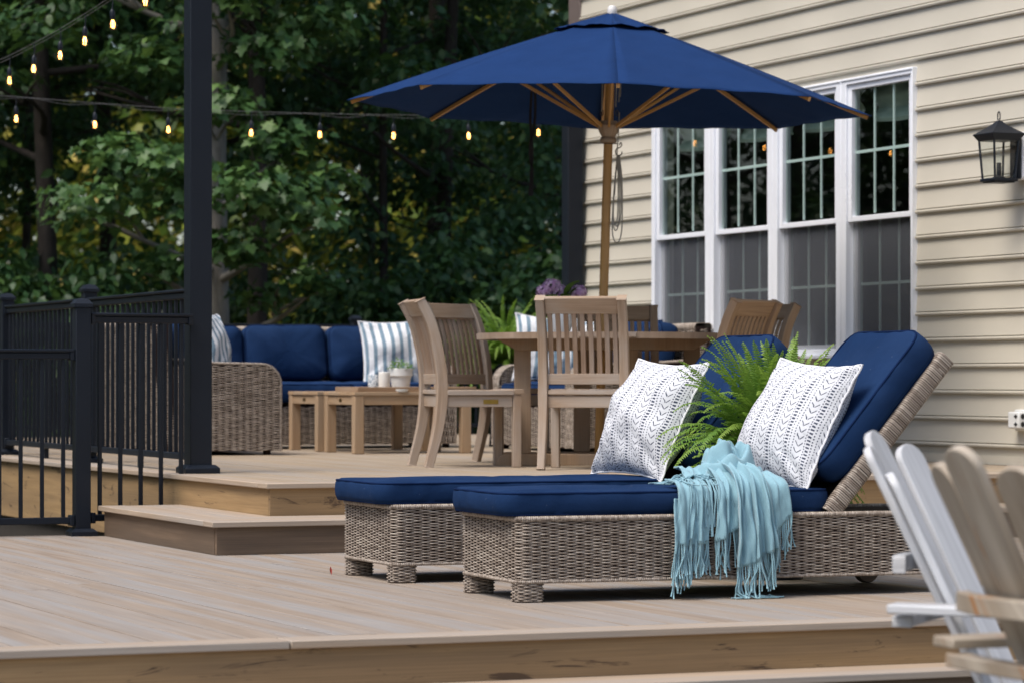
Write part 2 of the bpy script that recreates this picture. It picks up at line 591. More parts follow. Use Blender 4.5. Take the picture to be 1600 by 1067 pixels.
M['pane'] = glass_mat('window_glass', (.72, .82, .77), 1.0)
M['lamp_glass'] = glass_mat('clear_glass', (.93, .95, .94), 1.2)
M['bulb_glass'] = glass_mat('bulb_glass', (1.0, .78, .46), 1.0)


def screen_mat():
    m, nt, bs = mat('insect_screen')
    nt.nodes.remove(bs)
    tr = nd(nt, 'ShaderNodeBsdfTransparent', {0: (1, 1, 1, 1)})
    df = nd(nt, 'ShaderNodeBsdfDiffuse', {0: (.125, .133, .150, 1)})
    mx = nd(nt, 'ShaderNodeMixShader', {0: .52, 1: tr.outputs[0], 2: df.outputs[0]})
    nt.links.new(mx.outputs[0], nt.nodes['Material Output'].inputs[0])
    return m


M['screen'] = screen_mat()


def emit(name, col, st):
    m, nt, bs = mat(name)
    bs.inputs['Base Color'].default_value = (*col, 1)
    bs.inputs['Emission Color'].default_value = (*col, 1)
    bs.inputs['Emission Strength'].default_value = st
    return m


M['filament'] = emit('glowing_filament', (1.0, .56, .20), 13)

# ------------------------------------------------------------------ ground and decks
ZU = 0.306                # upper deck level above the lower deck
XW = 9.43                 # the house wall runs along x = XW
GP = -0.31                # patio level

g = MB()
gx = np.r_[-400, -60, np.linspace(-30, 40, 30), 80, 400]
gy = np.r_[-100, np.linspace(-10, 80, 34), 120, 500]
GX, GY = np.meshgrid(gx, gy, indexing='ij')
GZ = np.full(GX.shape, GP - .03) + np.where(GY > 24, -.35 + .0 * GX, 0) + .05 * np.sin(GX * .7) * np.sin(GY * .5) - .05
g.grid(np.stack([GX, GY, GZ], -1))
struct(g.build('ground', M['ground']), 'brown forest floor around the deck')
g = MB()
g.b2((-4, -3, GP - .2), (9.4, 8.72, GP))
struct(g.build('patio', M['patio']), 'gravel patio in front of the deck')


def boards_y(mb, x0, x1, y0, y1, ztop, bw=.139, gap=.0056, th=.025):
    x = x0
    while x < x1 - .02:
        e = min(x + bw, x1)
        y = y0
        cuts = [y0, y1] if RNG.random() < .5 or y1 - y0 < 3 else [y0, y0 + (y1 - y0) * (.35 + .3 * RNG.random()), y1]
        for a, b in zip(cuts[:-1], cuts[1:]):
            dz = RNG.normal(0, .0006)
            mb.b2((x, a + .0015, ztop - th + dz), (e, b - .0015, ztop + dz))
        x += bw + gap


DY0 = 8.97
mb = MB()
boards_y(mb, -.4, 9.4, DY0 + .146, 15.36, 0)
low = struct(mb.build('lower_deck', M['deck'], bevel=.0015), 'lower deck of grey brown composite boards')
mb = MB()
for a, b in ((-.4, 3.02), (3.024, 6.62), (6.624, 9.4)):
    mb.b2((a, DY0, -.025), (b, DY0 + .139, .0005))
for a, b in ((-.4, 2.7), (2.704, 4.1)):
    mb.b2((a, 15.366, -.025), (b, 15.505, .0005))
mb.build('border_board', M['tread'], low, bevel=.004)
mb = MB()
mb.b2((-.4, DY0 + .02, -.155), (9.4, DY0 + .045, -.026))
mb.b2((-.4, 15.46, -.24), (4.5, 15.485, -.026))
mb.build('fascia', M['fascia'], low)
mb = MB()
mb.b2((-.35, DY0 + .05, -.30), (9.38, 15.45, -.034))
mb.build('joists', M['gap'], low)

fs = thing('front_step', 'long wooden step along the front edge of the lower deck', 'step', (0, 0, 0))
fs['kind'] = 'structure'
mb = MB()
for a, b in ((-.4, 1.9), (1.904, 5.5), (5.504, 9.4)):
    mb.b2((a, 8.735, -.172), (b, 8.99, -.147))
mb.build('tread', M['tread'], fs, bevel=.004)
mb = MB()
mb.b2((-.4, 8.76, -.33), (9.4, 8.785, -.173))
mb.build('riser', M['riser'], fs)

UX0, UY0, UY1 = 4.565, 13.9, 25.75
mb = MB()
boards_y(mb, UX0 + .146, XW - .03, UY0 + .146, UY1, ZU)
boards_y(mb, XW - .02, 12.5, 21.5, UY1, ZU)
upd = struct(mb.build('upper_deck', M['deck_upper'], bevel=.0015), 'upper deck of tan composite boards')
mb = MB()
for a, b in ((UX0, 6.2), (6.204, 9.37)):
    mb.b2((a, UY0, ZU - .025), (b, UY0 + .139, ZU + .0005))
for a, b in ((UY0 + .142, 15.6), (15.604, 19.4), (19.404, UY1)):
    mb.b2((UX0, a, ZU - .025), (UX0 + .139, b, ZU + .0005))
mb.build('border_board', M['tread'], upd, bevel=.004)
mb = MB()
mb.b2((UX0 + .025, UY0 + .025, .0), (XW - .05, UY0 + .05, ZU - .026))
mb.b2((UX0 + .025, UY0 + .052, .0), (UX0 + .05, 15.72, ZU - .026))
mb.b2((UX0 + .028, 15.722, -.06), (UX0 + .053, 19.6, ZU - .026))
mb.b2((UX0 + .025, 19.602, -.06), (UX0 + .05, UY1, ZU - .026))
mb.build('fascia', M['fascia'], upd)
mb = MB()
mb.b2((UX0 + .06, UY0 + .06, -.35), (XW - .03, UY1 - .05, ZU - .034))
mb.build('joists', M['gap'], upd)

st = thing('deck_step', 'box step wrapping the corner of the upper deck, tan tread over brown risers', 'step', (0, 0, 0))
st['kind'] = 'structure'
SX, SYY, ZT = 4.15, 13.42, .153
mb = MB()
mb.b2((SX, SYY, ZT - .026), (9.2, SYY + .14, ZT))
mb.b2((SX, SYY + .144, ZT - .026), (SX + .14, 15.38, ZT + .0005))
mb.b2((SX + .144, SYY + .144, ZT - .027), (9.2, SYY + .284, ZT - .001))
mb.b2((SX + .144, SYY + .288, ZT - .027), (9.2, SYY + .50, ZT - .0005))
mb.b2((SX + .144, SYY + .504, ZT - .027), (SX + .284, 15.38, ZT - .001))
mb.b2((SX + .288, SYY + .504, ZT - .027), (SX + .436, 15.38, ZT - .0005))
mb.build('tread', M['tread'], st, bevel=.004)
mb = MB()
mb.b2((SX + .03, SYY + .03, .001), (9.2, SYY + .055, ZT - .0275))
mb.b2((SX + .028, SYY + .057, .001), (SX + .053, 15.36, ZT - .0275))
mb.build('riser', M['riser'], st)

# ------------------------------------------------------------------ house
house = thing('house', 'beige vinyl sided house with a row of four white windows', 'house', (0, 0, 0))
HY0, HY1, HTOP = 3.0, 21.19, 5.9
WY0, WY1, WZ0, WZ1 = 16.229, 19.888, .948, 2.665
P = np.array([[.002, .1533], [.0145, .0285], [.0150, .0270], [.0045, .0250], [.0045, .0215], [.0170, .0200], [.0225, .0160],
              [.0235, .0100], [.0205, .0020], [.0010, .0]])


def lap(mb, y0, y1, zb, zc=None, zt=None):
    p = P.copy()
    z = p[:, 1] + zb
    if zc is not None:
        keep = z >= zc
        k = int(np.where(keep)[0].max())
        o = np.interp(zc, [z[k + 1], z[k]], [p[k + 1, 0], p[k, 0]])
        p = np.vstack([p[:k + 1], [o, zc - zb]])
        z = p[:, 1] + zb
    ys = np.linspace(y0, y1, max(2, int((y1 - y0) / .5) + 1))
    ph = RNG.random() * 6
    wv = .0008 * np.sin(ys * 1.7 + ph)
    V = np.stack([np.stack([XW - p[:, 0] + wv[i], np.full(len(p), y), z], -1) for i, y in enumerate(ys)])
    mb.grid(V)


mb = MB()
zb = .864 - .1533 * 3
k = 0
while zb < HTOP:
    z0 = zb if zb > .33 else None
    if zb + .1533 > .36:
        joint = 8 + (k * 3.66 + k * k * .7) % 10
        spans = [(HY0, joint), (joint - .02, HY1)] if not (WY0 - .1 < joint < WY1 + .1) else [(HY0, HY1)]
        for a, b in spans:
            if zb > WZ0 - .1 and zb + .1533 < WZ1 + .02 and b > WY1:
                if a < WY0:
                    lap(mb, a, WY0, zb)
                lap(mb, WY1, b, zb)
            elif zb > WZ0 - .1 and zb < WZ1 and b > WY1:
                if a < WY0:
                    lap(mb, a, WY0, zb)
                lap(mb, WY0, WY1, zb, zc=WZ1 - .03)
                lap(mb, WY1, b, zb)
            else:
                lap(mb, a, b, zb)
    k += 1
    zb += .1533
mb.build('siding', M['siding'], house, ang=25)
mb = MB()     # sheathing with the window opening, other walls, roof slab
mb.b2((XW + .004, HY0, -.3), (XW + .12, WY0 + .03, HTOP))
mb.b2((XW + .004, WY1 - .03, -.3), (XW + .12, HY1, HTOP))
mb.b2((XW + .004, WY0 + .032, -.3), (XW + .12, WY1 - .032, WZ0 + .03))
mb.b2((XW + .004, WY0 + .032, WZ1 - .03), (XW + .12, WY1 - .032, HTOP))
mb.b2((XW + .122, HY1 - .12, -.3), (17, HY1, HTOP))
mb.b2((XW + .122, HY0, -.3), (17, HY0 + .12, HTOP))
mb.build('wall', M['siding'], house)
mb = MB()
mb.b2((XW - .022, HY1 - .01, -.3), (XW + .14, HY1 + .20, HTOP))
mb.build('corner_trim', M['brown_trim'], house, bevel=.006)
mb = MB()
mb.b2((XW - .012, HY0, ZU + .001), (XW + .003, HY1 - .02, .357))
mb.build('base_trim', M['siding'], house)
mb = MB()
mb.b2((XW - .45, HY0 - .3, HTOP + .002), (17.3, HY1 + .5, HTOP + .16))
mb.build('roof', M['brown_trim'], house)
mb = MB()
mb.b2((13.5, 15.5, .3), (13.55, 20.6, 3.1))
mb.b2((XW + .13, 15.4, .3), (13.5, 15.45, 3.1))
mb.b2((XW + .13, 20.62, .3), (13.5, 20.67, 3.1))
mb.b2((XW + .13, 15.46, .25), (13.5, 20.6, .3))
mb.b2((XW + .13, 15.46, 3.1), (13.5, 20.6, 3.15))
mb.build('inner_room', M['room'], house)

GZ = [(1.013, 1.769), (1.817, 2.592)]
gl = [(16.296, 17.004), (17.224, 17.927), (18.146, 18.855), (19.077, 19.788)]


def ring(mb, x0, x1, y0, y1, z0, z1, t, tz=None):
    """rectangular frame round an opening: outer rect y0..z1, member width t"""
    tz = tz or t
    mb.b2((x0, y0, z0), (x1, y0 + t, z1))
    mb.b2((x0, y1 - t, z0), (x1, y1, z1))
    mb.b2((x0, y0 + t, z0), (x1, y1 - t, z0 + tz))
    mb.b2((x0, y0 + t, z1 - tz), (x1, y1 - t, z1))


win_labels = ['window_nearest']
edges = [WY0] + [(gl[i][1] + gl[i + 1][0]) / 2 for i in range(3)] + [WY1]
for i, (a, b) in enumerate(gl):
    y0, y1 = edges[i] + (.0 if i == 0 else .0015), edges[i + 1] - (.0 if i == 3 else .0015)
    mb = MB()
    # casing, stepped in towards the sashes
    mb.b2((XW - .042, y0, WZ0), (XW + .06, a - .045, WZ1))
    mb.b2((XW - .042, b + .045, WZ0), (XW + .06, y1, WZ1))
    mb.b2((XW - .042, a - .045, WZ0), (XW + .06, b + .045, WZ0 + .035))
    mb.b2((XW - .042, a - .045, WZ1 - .04), (XW + .06, b + .045, WZ1))
    mb.b2((XW - .049, y0 + .002, WZ1 - .016), (XW - .043, y1 - .002, WZ1 - .004))
    mb.b2((XW - .075, y0 + .0005, WZ0 - .022), (XW + .05, y1 - .0005, WZ0 - .001))
    win = mb.build('window', M['white'], house, bevel=.004)
    mb = MB()
    ring(mb, XW - .026, XW + .015, a - .0445, b + .0445, GZ[1][0] - .046, WZ1 - .0405, .044, .033)
    mb.build('upper_sash', M['white'], win, bevel=.003)
    mb = MB()
    ring(mb, XW + .017, XW + .055, a - .0445, b + .0445, WZ0 + .0355, GZ[1][0] - .012, .044, .029)
    mb.build('lower_sash', M['white'], win, bevel=.003)
    for nm, (z0, z1), xg in (('upper_pane', GZ[1], XW + .0), ('lower_pane', (WZ0 + .06, GZ[1][0] - .035), XW + .036)):
        mb = MB()
        mb.grid([[(xg, a - .005, z0 - .004), (xg, a - .005, z1 + .004)], [(xg, b + .005, z0 - .004), (xg, b + .005, z1 + .004)]])
        mb.build(nm, M['pane'], win)
        mb = MB()
        zc = (z0 + z1) / 2 if nm == 'upper_pane' else 1.385
        mb.b2((xg + .0035, a, zc - .009), (xg + .0115, b, zc + .009))
        for q in (1, 2):
            yy = a + (b - a) * q / 3
            mb.b2((xg + .003, yy - .008, z0), (xg + .012, yy + .008, z1))
        mb.build('muntin', M['white'], win)
    mb = MB()
    mb.grid([[(XW + .004, a - .03, WZ0 + .04), (XW + .004, a - .03, GZ[1][0] - .05)],
             [(XW + .004, b + .03, WZ0 + .04), (XW + .004, b + .03, GZ[1][0] - .05)]])
    mb.build('insect_screen', M['screen'], win)
    mb = MB()
    yy = np.linspace(a - .03, b + .03, 40)
    zz = np.linspace(2.40, 2.68, 14)
    Y, Z = np.meshgrid(yy, zz, indexing='ij')
    X = XW + .16 + .02 * np.sin(Z * 46) + .006 * np.sin(Y * 23 + Z * 5)
    Z = Z - .015 * np.sin((Y - a) / (b - a) * PI) * (2.68 - Z) / .28
    mb.grid(np.stack([X, Y, Z], -1))
    mb.build('roman_shade', M['shade'], win)

# ------------------------------------------------------------------ wall lantern
ln = thing('wall_lantern', 'black metal lantern with clear glass mounted on the beige siding', 'wall lamp', (XW, 15.05, 2.02))
mb = MB()
oc = [(-.055, -.12), (-.04, -.135), (.04, -.135), (.055, -.12), (.055, .12), (.04, .135), (-.04, .135), (-.055, .12)]
mb.prism(oc, .03, M4(np.array([[0, 0, 1], [1, 0, 0], [0, 1, 0]]), (-.03, 0, .03)))
mb.build('mounting_block', M['white'], ln, bevel=.003)
mb = MB()
mb.b2((-.066, -.045, -.10), (-.046, .045, .155))
mb.build('back_plate', M['black'], ln, bevel=.003)
mb = MB()
mb.beam((-.05, 0, .135), (-.17, 0, .135), .018, .018)
mb.beam((-.05, 0, -.06), (-.085, 0, -.095), .012, .012)
mb.beam((-.085, 0, -.095), (-.12, 0, -.104), .012, .012)
mb.build('arm', M['black'], ln, bevel=.002)
cx = -.165
mb = MB()


def sq(h, z): return [(cx - h, -h, z), (cx + h, -h, z), (cx + h, h, z), (cx - h, h, z)]


L = [sq(.012, .225), sq(.03, .205), sq(.075, .172), (sq(.108, .150)), sq(.104, .143), sq(.088, .118), sq(.084, .112)]
mb.grid(np.array(L), cv=True)
mb.add(sq(.084, .112), [(0, 1, 2, 3)])
mb.add(sq(.012, .225), [(3, 2, 1, 0)])
mb.build('lantern_roof', M['black'], ln, ang=20, bevel=.002)
for sx in (-1, 1):
    for sy in (-1, 1):
        mb = MB()
        mb.beam((cx + sx * .080, sy * .080, .112), (cx + sx * .066, sy * .066, -.098), .011, .011, (sx, -sy, 0))
        mb.build('corner_bar', M['black'], ln)
mb = MB()
mb.b2((cx - .078, -.078, -.116), (cx + .078, .078, -.099))
mb.b2((cx - .066, -.066, -.124), (cx + .066, .066, -.1165))
mb.build('base', M['black'], ln, bevel=.003)
mb = MB()
t, b = .075, .061
for a0, a1 in (((-1, -1), (1, -1)), ((1, -1), (1, 1)), ((1, 1), (-1, 1)), ((-1, 1), (-1, -1))):
    mb.grid([[(cx + a0[0] * b, a0[1] * b, -.098), (cx + a0[0] * t, a0[1] * t, .112)],
             [(cx + a1[0] * b, a1[1] * b, -.098), (cx + a1[0] * t, a1[1] * t, .112)]])
mb.build('glass', M['lamp_glass'], ln)
mb = MB()
mb.lathe([(0, -.099), (.034, -.098), (.036, -.090), (.014, -.084), (.013, -.01), (.0, -.01)], 14, (cx, 0, 0))
cd = mb.build('candle_tube', M['black'], ln)
mb = MB()
mb.lathe([(.008, -.01), (.014, .01), (.016, .03), (.009, .06), (.0, .075)], 14, (cx, 0, 0))
mb.build('bulb', M['lamp_glass'], cd)
mb = MB()
a = np.linspace(0, 2 * PI, 20, endpoint=False)
mb.tube(np.stack([np.full(20, cx), .013 * np.cos(a), .25 + .028 * np.sin(a)], -1), .0035, 6, (1, 0, 0), closed=True)
mb.build('hanging_loop', M['black'], ln)

# outlet
ob = thing('outlet_box', 'white weatherproof outlet box low on the beige siding', 'outlet', (XW, 15.03, .565))
mb = MB()
mb.b2((-.030, -.075, -.06), (-.0, .075, .06))
mb.build('mounting_plate', M['outlet'], ob, bevel=.006)
mb = MB()
mb.b2((-.085, -.058, -.046), (-.0305, .058, .048))
mb.build('cover', M['outlet'], ob, bevel=.008)
mb = MB()
for z in (-.022, .022):
    mb.b2((-.0872, -.045, z - .004), (-.0856, -.012, z + .004))
    mb.b2((-.0872, -.034, z - .012), (-.0856, -.024, z + .012))
    mb.b2((-.070, -.0600, z - .010), (-.045, -.0585, z + .010))
    mb.b2((-.062, -.0602, z - .016), (-.053, -.0586, z + .016))
mb.build('socket_slot', M['slot'], ob)

# ------------------------------------------------------------------ tall posts
def tall_post(name, label, loc, h, w, base):
    p = thing(name, label, 'post', loc, 0)
    mb = MB()
    mb.b2((-w / 2, -w / 2, .0), (w / 2, w / 2, h))
    mb.build('shaft', M['black'], p, bevel=.004)
    if base:
        mb = MB()
        mb.lathe([(0, 0), (.093 * 1.414, 0), (.093 * 1.414, .028), (.074 * 1.414, .045), (0, .045)], 4)
        mb.build('base_skirt', M['black'], p, rot=(0, 0, PI / 4), ang=10, bevel=.003)
    mb = MB()
    mb.lathe([(0, h + .001), (w * .56 * 1.414, h + .001), (w * .56 * 1.414, h + .02), (w * .3, h + .045), (0, h + .05)], 4)
    mb.build('post_cap', M['black'], p, rot=(0, 0, PI / 4), ang=10)
    return p


tall_post('light_post', 'tall square black post rising out of the picture at the corner of the upper deck', (4.74, 15.58, ZU), 3.0, .118, True)
tall_post('light_post', 'square black post at the far corner of the beige house behind the umbrella', (9.325, 21.13, ZU), 2.62, .12, True)


# ------------------------------------------------------------------ railings
def rail_post(par, x, y, z0, h, w=.078, cap=True):
    mb = MB()
    mb.b2((x - w / 2, y - w / 2, z0), (x + w / 2, y + w / 2, z0 + h))
    p = mb.build('post', M['black'], par, bevel=.003)
    mb = MB()
    c = w * .62
    mb.lathe([(0, h), (c * 1.414, h), (c * 1.414, h + .018), (c * .9 * 1.414, h + .022), (c * .6 * 1.414, h + .04), (0, h + .046)], 4)
    mb.build('post_cap', M['black'], p, loc=(x, y, z0), rot=(0, 0, PI / 4), ang=10)
    mb = MB()
    c = w * .5 + .028
    mb.lathe([(0, 0), (c * 1.414, 0), (c * 1.414, .022), (c * .72 * 1.414, .038), (0, .038)], 4)
    mb.build('post_skirt', M['black'], p, loc=(x, y, z0), rot=(0, 0, PI / 4), ang=10)
    return p


def rail_span(par, p0, p1, zt, zb, n, foot=None, bal=None, bs=.019):
    p0, p1 = np.array(p0, float), np.array(p1, float)
    d = (p1 - p0) / np.linalg.norm(p1 - p0)
    a, b = np.array([*p0, 0]), np.array([*p1, 0])
    Z = np.array([0, 0, 1.0])
    mb = MB()
    mb.beam(a + Z * (zt - .008), b + Z * (zt - .008), .062, .016)
    mb.beam(a + Z * (zt - .034), b + Z * (zt - .034), .040, .034)
    mb.build('top_rail', M['black'], par, bevel=.005)
    mb = MB()
    mb.beam(a + Z * (zb - .018), b + Z * (zb - .018), .042, .034)
    for e, s in ((a, 1), (b, -1)):
        for zz in (zt - .03, zb - .018):
            c = e + np.array([*d, 0]) * .012 * s + Z * zz
            bk_ = MB()
            bk_.beam(c - np.array([*d, 0]) * .012, c + np.array([*d, 0]) * .012, .058, .055)
            bk_.build('rail_bracket', M['black'], par, bevel=.004)
    mb.build('bottom_rail', M['black'], par, bevel=.004)
    ln_ = np.linalg.norm(p1 - p0)
    ang = math.atan2(d[1], d[0])
    if bal is None:
        mb = MB()
        mb.b2((-bs / 2, -bs / 2, 0), (bs / 2, bs / 2, zt - .052 - zb))
        bal = mb.build('baluster', M['black'], par, bevel=.002)
        first = True
    else:
        first = False
    for i in range(n):
        q = p0 + (p1 - p0) * (i + .5) / n
        o = bal if (i == 0 and first) else bal.copy()
        if not (i == 0 and first):
            SC.collection.objects.link(o)
            o.parent = par
        o.location = (q[0], q[1], zb)
        o.rotation_euler = (0, 0, ang)
    if foot is not None:
        mb = MB()
        m = (p0 + p1) / 2
        mb.b2((m[0] - .014, m[1] - .014, foot), (m[0] + .014, m[1] + .014, zb - .0355))
        mb.build('support_foot', M['black'], par)
    return bal


RT, RB = ZU + .964, ZU + .10
r = thing('deck_railing', 'black metal railing with square balusters along the left side of the upper deck', 'railing', (0, 0, 0), group='black railings round the deck')
XR = 4.75
ys = [15.645, 17.8, 19.85, 21.9, 23.8, 25.6]
bal = None
for y in ys[1:]:
    rail_post(r, XR, y, ZU, 1.0)
for a, b in zip(ys[:-1], ys[1:]):
    bal = rail_span(r, (XR, a + (.04 if a > 16 else 0)), (XR, b - .04), RT, RB, int(round((b - a) / .108)), ZU, bal)
r = thing('deck_railing', 'black metal railing across the far back of the upper deck behind the sofas', 'railing', (0, 0, 0), group='black railings round the deck')
xs = [XR + .04, 7.0, 9.22, 11.4]
for x in xs[1:]:
    rail_post(r, x, 25.6, ZU, 1.0)
bal = None
for a, b in zip(xs[:-1], xs[1:]):
    bal = rail_span(r, (a + (.04 if a > 5 else 0), 25.6), (b - .04, 25.6), RT, RB, int(round((b - a) / .11)), ZU, bal)
r = thing('deck_railing', 'short black railing panel beside the box step, between a low post and the tall post', 'railing', (0, 0, 0), group='black railings round the deck')
rail_post(r, 4.075, 15.42, 0, 1.16)
rail_span(r, (4.116, 15.42), (4.678, 15.50), 1.132, .108, 5)
r = thing('deck_railing', 'low black railing panel at the left edge of the lower deck', 'railing', (0, 0, 0), group='black railings round the deck')
rail_span(r, (1.62, 15.42), (4.034, 15.42), .948, .097, 22, 0)
rail_post(r, 1.58, 15.42, 0, 1.0)

# ------------------------------------------------------------------ string lights
def bulb_proto():
    mb = MB()
    mb.lathe([(0, 0), (.006, -.0), (.012, -.010), (.0165, -.018), (.0165, -.040), (.019, -.041), (.019, -.046), (.016, -.047),
              (.016, -.062), (.0, -.062)], 14)
    return mb


def string_light(name, label, wire_pts, wire2, bulbs):
    s = thing(name, label, 'string light', (0, 0, 0), group='strings of glowing bulbs over the deck')
    mb = MB()
    mb.tube(wire_pts, .0018, 6)
    mb.tube(wire2, .0013, 6)
    mb.build('wire', M['wire'], s)
    proto = None
    for (x, y, z, drop) in bulbs:
        mb = MB()
        mb.tube([(0, 0, drop), (.004, 0, drop * .5), (0, 0, -.002)], .0035, 6, (1, 0, 0))
        if proto is None:
            bp = bulb_proto()
            sk = bp.build('socket', M['black'], s)
            q = MB()
            q.lathe([(.011, -.062), (.013, -.070), (.021, -.085), (.0255, -.102), (.024, -.118), (.014, -.131), (.0, -.135)], 18)
            bl = q.build('bulb', M['bulb_glass'], sk)
            q = MB()
            for k in range(4):
                aa = k * PI / 2
                q.tube([(.006 * math.cos(aa), .006 * math.sin(aa), -.070), (.0125 * math.cos(aa), .0125 * math.sin(aa), -.096),
                        (.009 * math.cos(aa + .5), .009 * math.sin(aa + .5), -.120)], 0.0012, 5, (math.cos(aa + 1.57), math.sin(aa + 1.57), 0))
            fl = q.build('filament', M['filament'], sk)
            proto = sk
        else:
            sk = proto.copy()
            SC.collection.objects.link(sk)
            sk.parent = s
            for ch in proto.children:
                c = ch.copy()
                SC.collection.objects.link(c)
                c.parent = sk
        sk.location = (x, y, z)
        sk.scale = (.9, .9, .9)
        sk.rotation_euler = (random.uniform(-.05, .05), random.uniform(-.05, .05), random.uniform(0, 6))
        cord = mb.build('hanger', M['black'], s)
        cord.location = (x, y, z)
    return s


def at(px, Z):
    return vw((px - 800) / 4850 * Z, Z)


B = []
wp = []
for px, zy in ((-420, 128), (-200, 140), (0, 150), (144, 161), (303, 171.5), (504, 178), (625, 180), (760, 180), (896, 172)):
    Z = 22.13 + .00196 * (px - 387)
    x, y = at(px, Z)
    wp.append((x, y, .796 + (592 - zy) * Z / 4850))
wp = spline(wp, 120)
for px in (-100, 24, 144, 266, 387, 504, 615, 729, 843):
    Z = 22.13 + .00196 * (px - 387)
    x, y = at(px, Z)
    k = int(np.argmin((wp[:, 0] - x) ** 2 + (wp[:, 1] - y) ** 2))
    zb = wp[k, 2] - .065
    B.append((wp[k, 0], wp[k, 1], zb, .065))
w2 = wp + np.array([0, 0, -.014]) + np.stack([0 * wp[:, 0], 0 * wp[:, 0], -.010 * np.sin(np.linspace(0, 60, len(wp)))], -1)
string_light('string_light', 'string of small glowing bulbs running level across the woods and behind the umbrella', wp, w2, B)
B = []
wp = spline([(4.72, 15.62, 3.13), (4.72, 16.6, 3.02), (4.73, 17.8, 2.945), (4.74, 19.0, 2.90), (4.75, 20.3, 2.885), (4.75, 22.2, 2.93), (4.75, 24.5, 3.08)], 120)
for y in (15.95, 16.52, 17.19, 17.82, 18.44, 19.1, 19.74, 20.4, 21.05, 21.7):
    k = int(np.argmin(abs(wp[:, 1] - y)))
    B.append((wp[k, 0], wp[k, 1], wp[k, 2] - .075, .075))
w2 = wp + np.array([0, 0, -.02])
string_light('string_light', 'string of larger glowing bulbs curving up at the upper left corner', wp, w2, B)

# ------------------------------------------------------------------ wicker helpers
def resample(pts, step, closed):
    p = np.asarray(pts, float)
    if closed:
        p = np.vstack([p, p[:1]])
    d = np.r_[0, np.cumsum(np.linalg.norm(np.diff(p, axis=0), axis=1))]
    n = max(2, int(round(d[-1] / step)))
    if closed and n % 8:
        n += 8 - n % 8
    s = np.linspace(0, d[-1], n + 1)
    q = np.stack([np.interp(s, d, p[:, k]) for k in range(p.shape[1])], -1)
    return (q[:-1], s[:-1], d[-1]) if closed else (q, s, d[-1])


def weave(mb, pts, W, r0, r1, pitch, colw, out, amp=.0042, closed=False, clip=None, flip=1):
    """strands along pts (k,3), stacked along the unit vector W from r0 to r1; out = sign of the outward normal
    N = flip * (T x W)"""
    q, s, L = resample(pts, colw / 4, closed)
    T = (np.roll(q, -1, 0) - np.roll(q, 1, 0)) if closed else np.gradient(q, axis=0)
    T /= np.linalg.norm(T, axis=1, keepdims=True)
    W = np.asarray(W, float)
    N = np.cross(T, W) * out
    n = len(q)
    if closed:
        ncol = max(2, int(round(L / colw / 2)) * 2)
        ph = s / L * ncol * PI
    else:
        ph = s / colw * PI
    rows = int((r1 - r0) / pitch)
    sec = np.array([(-.50, -.0022), (-.28, .0012), (.0, .0022), (.28, .0012), (.50, -.0022)])
    for j in range(rows):
        z = r0 + (j + .5) * pitch
        wv = np.sin(ph + PI * (j % 2))
        wv = np.sign(wv) * np.abs(wv) ** .55
        zz = z + RNG.normal(0, pitch * .05) + pitch * .12 * np.sin(ph * .37 + j * 1.3)
        if clip is not None:
            a, b = clip(z)
            keep = (s >= a) & (s <= b)
            if keep.sum() < 3:
                continue
        else:
            keep = np.ones(n, bool)
        base = q + N * (amp * wv)[:, None]
        Pt = base[:, None] + N[:, None] * sec[None, :, 1:2] + W * ((sec[None, :, 0:1] * pitch) + (zz if np.isscalar(zz) else zz[:, None, None]))
        uv = np.zeros((n, 5, 2))
        uv[..., 0] = (s / (colw * 4))[:, None] + j * 3.7
        uv[..., 1] = j + .5
        mb.grid(Pt[keep], uv[keep], cu=closed)


def wrap(mb, pts, sec, up, pitch=.0075, rad=.0035):
    """strand rings wound round a bar with cross-section sec along pts"""
    q, s, L = resample(pts, pitch, False)
    T = np.gradient(q, axis=0)
    T /= np.linalg.norm(T, axis=1, keepdims=True)
    up = np.asarray(up, float)
    S = np.cross(np.broadcast_to(up, T.shape), T)
    S /= np.linalg.norm(S, axis=1, keepdims=True)
    U = np.cross(T, S)
    sec = np.asarray(sec, float)
    m = len(sec)
    nrm = sec / np.linalg.norm(sec, axis=1, keepdims=True)
    prof = [(-.5, -.6), (-.22, .35), (.22, .35), (.5, -.6)]
    for i in range(len(q)):
        sk = RNG.normal(0, .05)
        P = np.zeros((4, m, 3))
        for a, (o, h) in enumerate(prof):
            d2 = sec + nrm * h * rad
            P[a] = q[i] + S[i] * d2[:, 0:1] + U[i] * d2[:, 1:2] + T[i] * (o * pitch + sk * pitch * np.sin(np.linspace(0, 6.28, m)))[:, None]
        uv = np.zeros((4, m, 2))
        uv[..., 0] = np.linspace(0, 1, m) + i * 2.3
        uv[..., 1] = i + .5
        mb.grid(P, uv, cv=True)


def rrect(x0, y0, x1, y1, r, n=6):
    pts = []
    for cx, cy, a0 in ((x1 - r, y0 + r, -PI / 2), (x1 - r, y1 - r, 0), (x0 + r, y1 - r, PI / 2), (x0 + r, y0 + r, PI)):
        for k in range(n + 1):
            a = a0 + PI / 2 * k / n
            pts.append((cx + r * math.cos(a), cy + r * math.sin(a)))
    return np.array(pts)


def dense(o, step=.03):
    o = np.vstack([o, o[:1]])
    d = np.r_[0, np.cumsum(np.linalg.norm(np.diff(o, axis=0), axis=1))]
    n = int(d[-1] / step)
    s = np.linspace(0, d[-1], n, endpoint=False)
    return np.stack([np.interp(s, d, o[:, k]) for k in range(2)], -1)


